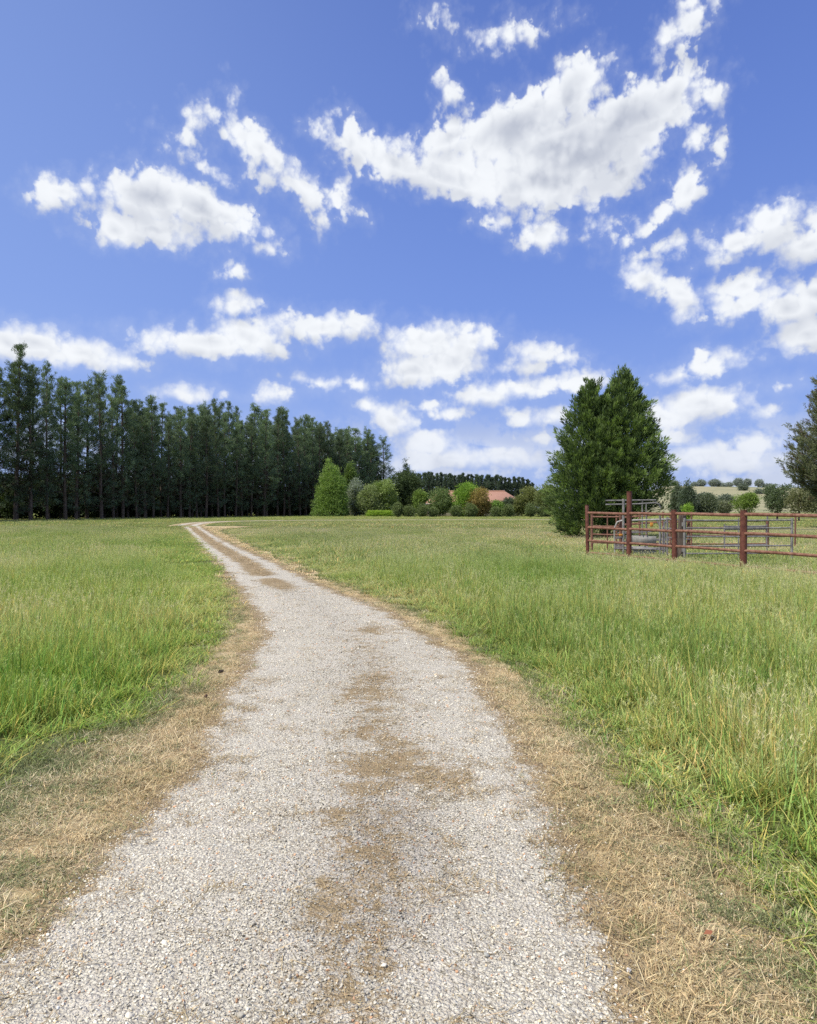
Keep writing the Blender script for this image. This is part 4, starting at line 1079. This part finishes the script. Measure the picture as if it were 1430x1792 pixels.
CL = [ # cx, cy, rx, ry, angle
 (1000,165,62,52,35),(1035,132,32,22,0),(1052,150,10,20,0),(905,228,140,58,17),(790,240,62,32,20),(1085,215,140,60,8),(1175,170,52,42,30),(1192,128,14,16,0),(945,315,165,52,-4),(800,312,120,38,-12),(690,285,88,36,-16),(640,272,50,28,-20),
 (612,250,22,38,20),(580,224,22,12,0),(1000,270,170,70,10),(1090,300,52,38,30),(945,412,38,26,0),(872,390,28,12,-10),(1246,165,20,26,20),(1222,245,18,22,0),(1252,262,10,18,0),(1198,335,24,34,-25),(1160,375,42,14,38),(1105,408,22,9,30),
 (1042,398,18,11,0),(1172,432,42,11,5),(1210,50,42,27,40),(1165,72,20,17,40),(1206,6,18,16,0),(892,62,44,15,3),(925,62,20,8,20),(763,33,18,15,0),(790,165,22,16,-45),(780,150,8,14,0),
 (265,345,80,48,0),(270,400,102,32,0),(200,402,36,30,0),(395,385,72,26,-12),(345,365,80,40,-25),(265,308,30,16,0),(225,330,38,28,20),(105,338,42,24,0),(150,328,16,11,0),(85,350,24,16,0),
 (352,212,22,16,55),(330,240,18,8,30),(378,203,18,10,0),(402,190,8,16,0),(425,240,30,26,-20),(455,262,34,30,-30),(487,292,40,26,-35),(468,310,30,18,0),(535,328,38,24,-38),(545,352,22,22,0),(592,360,30,16,-20),(560,386,12,20,0),(600,330,12,14,0),(350,285,26,8,-25),(410,475,16,13,0),(480,435,13,7,0),
 (60,602,72,30,-5),(10,600,50,30,0),(150,616,80,24,-8),(225,630,24,10,0),(370,600,118,24,0),(435,590,62,28,0),(290,600,45,12,8),(480,610,22,16,0),(415,537,32,18,0),(455,562,34,13,-35),(570,575,84,24,2),(625,568,34,18,0),(490,560,24,12,20),
 (330,690,42,13,0),(478,688,26,13,0),(560,670,30,6,-10),(625,672,24,9,0),(755,598,78,30,3),(830,600,40,22,20),(722,648,52,28,-5),(785,635,62,32,10),(852,585,14,14,50),(940,618,42,19,0),(985,628,28,14,0),(925,643,30,9,0),
 (690,735,42,22,0),(644,712,19,12,0),(850,690,56,18,3),(930,677,80,15,3),(1010,670,55,16,6),(790,725,34,10,0),(740,707,26,7,0),(910,733,32,13,0),(968,728,32,14,0),(750,775,56,20,0),(790,802,90,20,0),(895,798,80,18,0),(730,812,50,12,0),(945,765,44,10,0),
 (1350,385,48,28,15),(1290,428,56,24,12),(1370,415,50,28,0),(1410,430,54,30,0),(1460,400,60,46,0),(1135,488,38,26,-15),(1190,512,52,23,-25),(1195,538,18,20,0),(1295,503,50,22,8),(1305,535,66,20,8),(1375,540,54,34,-20),(1430,515,48,34,0),(1412,585,54,32,0),(1360,510,30,14,0),
 (1245,640,46,16,10),(1175,662,26,7,8),(1228,622,15,14,0),(1280,627,28,9,0),(1225,708,80,25,0),(1165,730,50,20,-8),(1245,695,50,18,0),(1340,718,16,9,0),(1355,676,18,7,0),(1180,762,36,13,0),(1325,775,30,12,0),(1225,798,66,22,0),(1300,806,76,20,0),(1320,780,45,16,0),(1150,805,50,16,0),(1370,800,30,10,0)]
def blob_params(b):
    cx, cy_, rx, ry, an = b
    a0, e0 = AE(cx, cy_); a1, _ = AE(cx + 10, cy_); _, e1 = AE(cx, cy_ - 10)
    sx_, sy_ = (a1 - a0) / 10, (e1 - e0) / 10
    return a0, e0, rx * (sx_ if abs(an) < 45 else sy_), ry * (sy_ if abs(an) < 45 else sx_), math.radians(an)
BL = [blob_params(b) for b in CL]
def shapes_group(name, blobs):
    """signed distance (milliradians) to the outlines of the cumulus clouds listed"""
    sdg = bpy.data.node_groups.new(name, 'ShaderNodeTree')
    sdg.interface.new_socket('P', in_out='INPUT', socket_type='NodeSocketVector'); sdg.interface.new_socket('D', in_out='OUTPUT', socket_type='NodeSocketFloat')
    gi = sdg.nodes.new('NodeGroupInput'); go = sdg.nodes.new('NodeGroupOutput'); acc = None; pvec = gi.outputs[0]
    for cnt, (a0, e0, rx_, ry_, an) in enumerate(blobs):
        mp = sdg.nodes.new('ShaderNodeMapping'); mp.vector_type = 'TEXTURE'
        mp.inputs['Location'].default_value = (a0, e0, 0); mp.inputs['Rotation'].default_value = (0, 0, an); mp.inputs['Scale'].default_value = (rx_, ry_, 1)
        sdg.links.new(pvec, mp.inputs[0])
        ln_ = sdg.nodes.new('ShaderNodeVectorMath'); ln_.operation = 'LENGTH'; sdg.links.new(mp.outputs[0], ln_.inputs[0])
        rm = min(rx_, ry_); dk = math_n(sdg, 'MULTIPLY_ADD', ln_.outputs['Value'], rm, -rm)
        acc = dk if acc is None else math_n(sdg, 'SMOOTH_MIN', acc, dk, 7.)
        if cnt % 6 == 5:      # keeps the evaluation in order, so that few values are alive at once
            va = sdg.nodes.new('ShaderNodeVectorMath'); va.operation = 'MULTIPLY_ADD'; sdg.links.new(acc, va.inputs[0])
            va.inputs[1].default_value = (1e-9, 1e-9, 0); sdg.links.new(gi.outputs[0], va.inputs[2]); pvec = va.outputs[0]
    sdg.links.new(acc, go.inputs[0]); return sdg
# shared by every sector of the sky: clear blue, low haze cloud, noises
grad = N(nt, 'ShaderNodeValToRGB'); L(nt, mrange(nt, eln, 0., .66, 0, 1, False), grad.inputs[0])
base_ = 1 / BG
e = grad.color_ramp.elements; e[0].color = (.40, .52, .89, 1); e[1].color = (.112, .20, .60, 1)
for p_, c_ in ((.14, (.285, .42, .88, 1)), (.40, (.19, .32, .81, 1)), (.7, (.145, .255, .71, 1))):
    q = e.new(p_); q.color = c_
gsc = N(nt, 'ShaderNodeVectorMath', operation='SCALE'); L(nt, grad.outputs[0], gsc.inputs[0]); gsc.inputs['Scale'].default_value = base_
clear = mixc(nt, .85, sky.outputs[0], gsc.outputs[0])
clear = mixc(nt, mrange(nt, azn, .25, -.75, 0, .30), clear, (.42 * base_, .58 * base_, .95 * base_))
hz = noise(nt, ae, .016, 5, .6); hz.noise_dimensions = '2D'
low = math_n(nt, 'MULTIPLY', mrange(nt, hz.outputs[0], .42, .62), mrange(nt, eln, .15, .06, 0, .75))
low_c = (.64 * base_, .70 * base_, .87 * base_)
WHITE = (.93 * base_, .96 * base_, 1.0 * base_); GREY = (.50 * base_, .54 * base_, .64 * base_)
def background(col):
    b = N(nt, 'ShaderNodeBackground', i_Strength=BG)
    L(nt, col, b.inputs[0]); return b.outputs[0]
wn = noise(nt, ae, .022, 2, .5); wn.noise_dimensions = '2D'
wv = N(nt, 'ShaderNodeVectorMath', operation='MULTIPLY_ADD'); L(nt, wn.outputs['Color'], wv.inputs[0]); wv.inputs[1].default_value = (20, 16, 0)
off_ = N(nt, 'ShaderNodeVectorMath', operation='ADD'); L(nt, ae, off_.inputs[0]); off_.inputs[1].default_value = (-10, -8, 0); L(nt, off_.outputs[0], wv.inputs[2])
fine = noise(nt, ae, .045, 6, .57, .0); fine.noise_dimensions = '2D'
vw = N(nt, 'ShaderNodeVectorMath', operation='MULTIPLY_ADD'); L(nt, fine.outputs['Color'], vw.inputs[0]); vw.inputs[1].default_value = (14, 14, 0); L(nt, ae, vw.inputs[2])
puff = N(nt, 'ShaderNodeTexVoronoi', voronoi_dimensions='2D', feature='SMOOTH_F1'); puff.inputs['Scale'].default_value = .045; puff.inputs['Detail'].default_value = 1.6
puff.inputs['Roughness'].default_value = .55; puff.inputs['Lacunarity'].default_value = 2.2; puff.inputs['Smoothness'].default_value = .35; puff.normalize = True; L(nt, vw.outputs[0], puff.inputs['Vector'])
pf = puff.outputs['Distance']
amp = mrange(nt, eln, .05, .5, 12, 33, False)
nudge = math_n(nt, 'MULTIPLY', math_n(nt, 'ADD', math_n(nt, 'SUBTRACT', fine.outputs[0], .5), math_n(nt, 'MULTIPLY_ADD', pf, 1.15, -.34)), amp)
mott = noise(nt, ae, .015, 3, .5, .0); mott.noise_dimensions = '2D'
m1 = mrange(nt, mott.outputs[0], .33, .62, .25, 1.); m2 = mrange(nt, mott.outputs[0], .32, .58, .35, 1.)
crease = mrange(nt, pf, .25, .55, -.08, .14)
soft = mrange(nt, wn.outputs[0], .35, .65, 5., 12.)       # some rims crisp, some feathery
nsoft = math_n(nt, 'MULTIPLY', soft, -1.)
elh = mrange(nt, eln, .16, .02, 0, .45)
def cloudy(gname, blobs):
    def sd(vec):
        g = nt.nodes.new('ShaderNodeGroup'); g.node_tree = grp; L(nt, vec, g.inputs[0]); return g.outputs[0]
    grp = shapes_group(gname, blobs)
    D0 = sd(wv.outputs[0])
    up2 = N(nt, 'ShaderNodeVectorMath', operation='MULTIPLY_ADD'); L(nt, D0, up2.inputs[0]); up2.inputs[1].default_value = (1e-9, 1e-9, 0)
    up_ = N(nt, 'ShaderNodeVectorMath', operation='ADD'); L(nt, wv.outputs[0], up_.inputs[0]); up_.inputs[1].default_value = (-8, 24, 0); L(nt, up_.outputs[0], up2.inputs[2])
    D1 = sd(up2.outputs[0])
    e0_ = math_n(nt, 'ADD', nudge, D0)
    mr = nt.nodes.new('ShaderNodeMapRange'); mr.interpolation_type = 'SMOOTHSTEP'; L(nt, e0_, mr.inputs[0]); L(nt, soft, mr.inputs[1]); L(nt, nsoft, mr.inputs[2])
    dens = mr.outputs[0]
    dens = math_n(nt, 'MAXIMUM', dens, math_n(nt, 'MULTIPLY', mrange(nt, e0_, 22, -5), .13))
    dens = math_n(nt, 'MAXIMUM', dens, low)
    core = mrange(nt, D0, -3, -34)
    lit = mrange(nt, math_n(nt, 'SUBTRACT', D1, D0), -10, 14)
    sh = math_n(nt, 'MULTIPLY', math_n(nt, 'MULTIPLY_ADD', lit, -.8, 1.), m1)
    sh = math_n(nt, 'MAXIMUM', math_n(nt, 'MULTIPLY', sh, .6), math_n(nt, 'MULTIPLY', core, m2))
    sh = math_n(nt, 'ADD', sh, math_n(nt, 'MULTIPLY', crease, mrange(nt, D0, 2, -14)), clamp=True)
    c = mixc(nt, sh, WHITE, GREY); c = mixc(nt, elh, c, (.60 * base_, .67 * base_, .86 * base_))
    return background(mixc(nt, dens, clear, c))
# rest of the sky: generic cumulus out of view, cover raised to add fill light
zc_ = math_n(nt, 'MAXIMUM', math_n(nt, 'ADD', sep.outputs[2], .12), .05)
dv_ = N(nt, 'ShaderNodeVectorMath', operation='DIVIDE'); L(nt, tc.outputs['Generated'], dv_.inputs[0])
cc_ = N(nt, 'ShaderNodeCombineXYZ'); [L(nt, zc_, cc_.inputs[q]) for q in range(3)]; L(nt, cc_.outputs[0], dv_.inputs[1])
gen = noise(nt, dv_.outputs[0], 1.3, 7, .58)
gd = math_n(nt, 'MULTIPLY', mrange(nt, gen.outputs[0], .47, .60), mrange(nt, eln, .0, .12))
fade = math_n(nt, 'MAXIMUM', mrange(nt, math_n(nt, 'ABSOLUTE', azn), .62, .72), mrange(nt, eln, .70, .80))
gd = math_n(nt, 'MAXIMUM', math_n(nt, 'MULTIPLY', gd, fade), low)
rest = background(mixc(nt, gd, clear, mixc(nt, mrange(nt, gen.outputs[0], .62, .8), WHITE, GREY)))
# sectors, so that each look-up only weighs the clouds near it
AZ = [-620, -230, 0, 230, 620]; EL = [0, 210, 400, 700]; MG = 75
def cellshader(i, j):
    lo_a, hi_a, lo_e, hi_e = AZ[i] - MG, AZ[i + 1] + MG, EL[j] - MG, EL[j + 1] + MG
    bl = [b for b in BL if b[0] + b[2] > lo_a and b[0] - b[2] < hi_a and b[1] + max(b[3], b[2] * abs(math.sin(b[4]))) > lo_e and b[1] - max(b[3], b[2] * abs(math.sin(b[4]))) < hi_e]
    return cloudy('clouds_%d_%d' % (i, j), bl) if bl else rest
def pick(coord, limit, a, b):
    f = math_n(nt, 'GREATER_THAN', coord, limit / K)
    m = N(nt, 'ShaderNodeMixShader'); L(nt, f, m.inputs[0]); L(nt, a, m.inputs[1]); L(nt, b, m.inputs[2]); return m.outputs[0]
cols_ = []
for i in range(4):
    c_ = [cellshader(i, j) for j in range(3)]
    cols_.append(pick(eln, EL[1], c_[0], pick(eln, EL[2], c_[1], c_[2])))
inner = pick(azn, AZ[2], pick(azn, AZ[1], cols_[0], cols_[1]), pick(azn, AZ[3], cols_[2], cols_[3]))
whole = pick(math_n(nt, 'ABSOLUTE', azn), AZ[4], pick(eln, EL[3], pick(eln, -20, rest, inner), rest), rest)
ow = N(nt, 'ShaderNodeOutputWorld'); L(nt, whole, ow.inputs[0])
W.cycles.sampling_method = 'MANUAL'; W.cycles.sample_map_resolution = 512

# ------------------------------------------------------------------ camera, render settings
cam = bpy.data.cameras.new('camera'); co = bpy.data.objects.new('camera', cam); COL.objects.link(co); S.camera = co
cam.sensor_fit = 'VERTICAL'; cam.sensor_height = 24; cam.lens = 24 * F / 1792.
co.location = (0, 0, CAMZ); co.rotation_euler = (math.radians(90) - math.atan(6 / F), 0, 0)
cam.clip_start = .05; cam.clip_end = 20000
S.render.engine = 'CYCLES'
S.view_settings.view_transform = 'Standard'; S.view_settings.look = 'None'; S.view_settings.exposure = 0; S.view_settings.gamma = 1
S.cycles.max_bounces = 6; S.cycles.diffuse_bounces = 3; S.cycles.transparent_max_bounces = 4; S.cycles.transmission_bounces = 3; S.cycles.glossy_bounces = 2
S.cycles.use_denoising = False
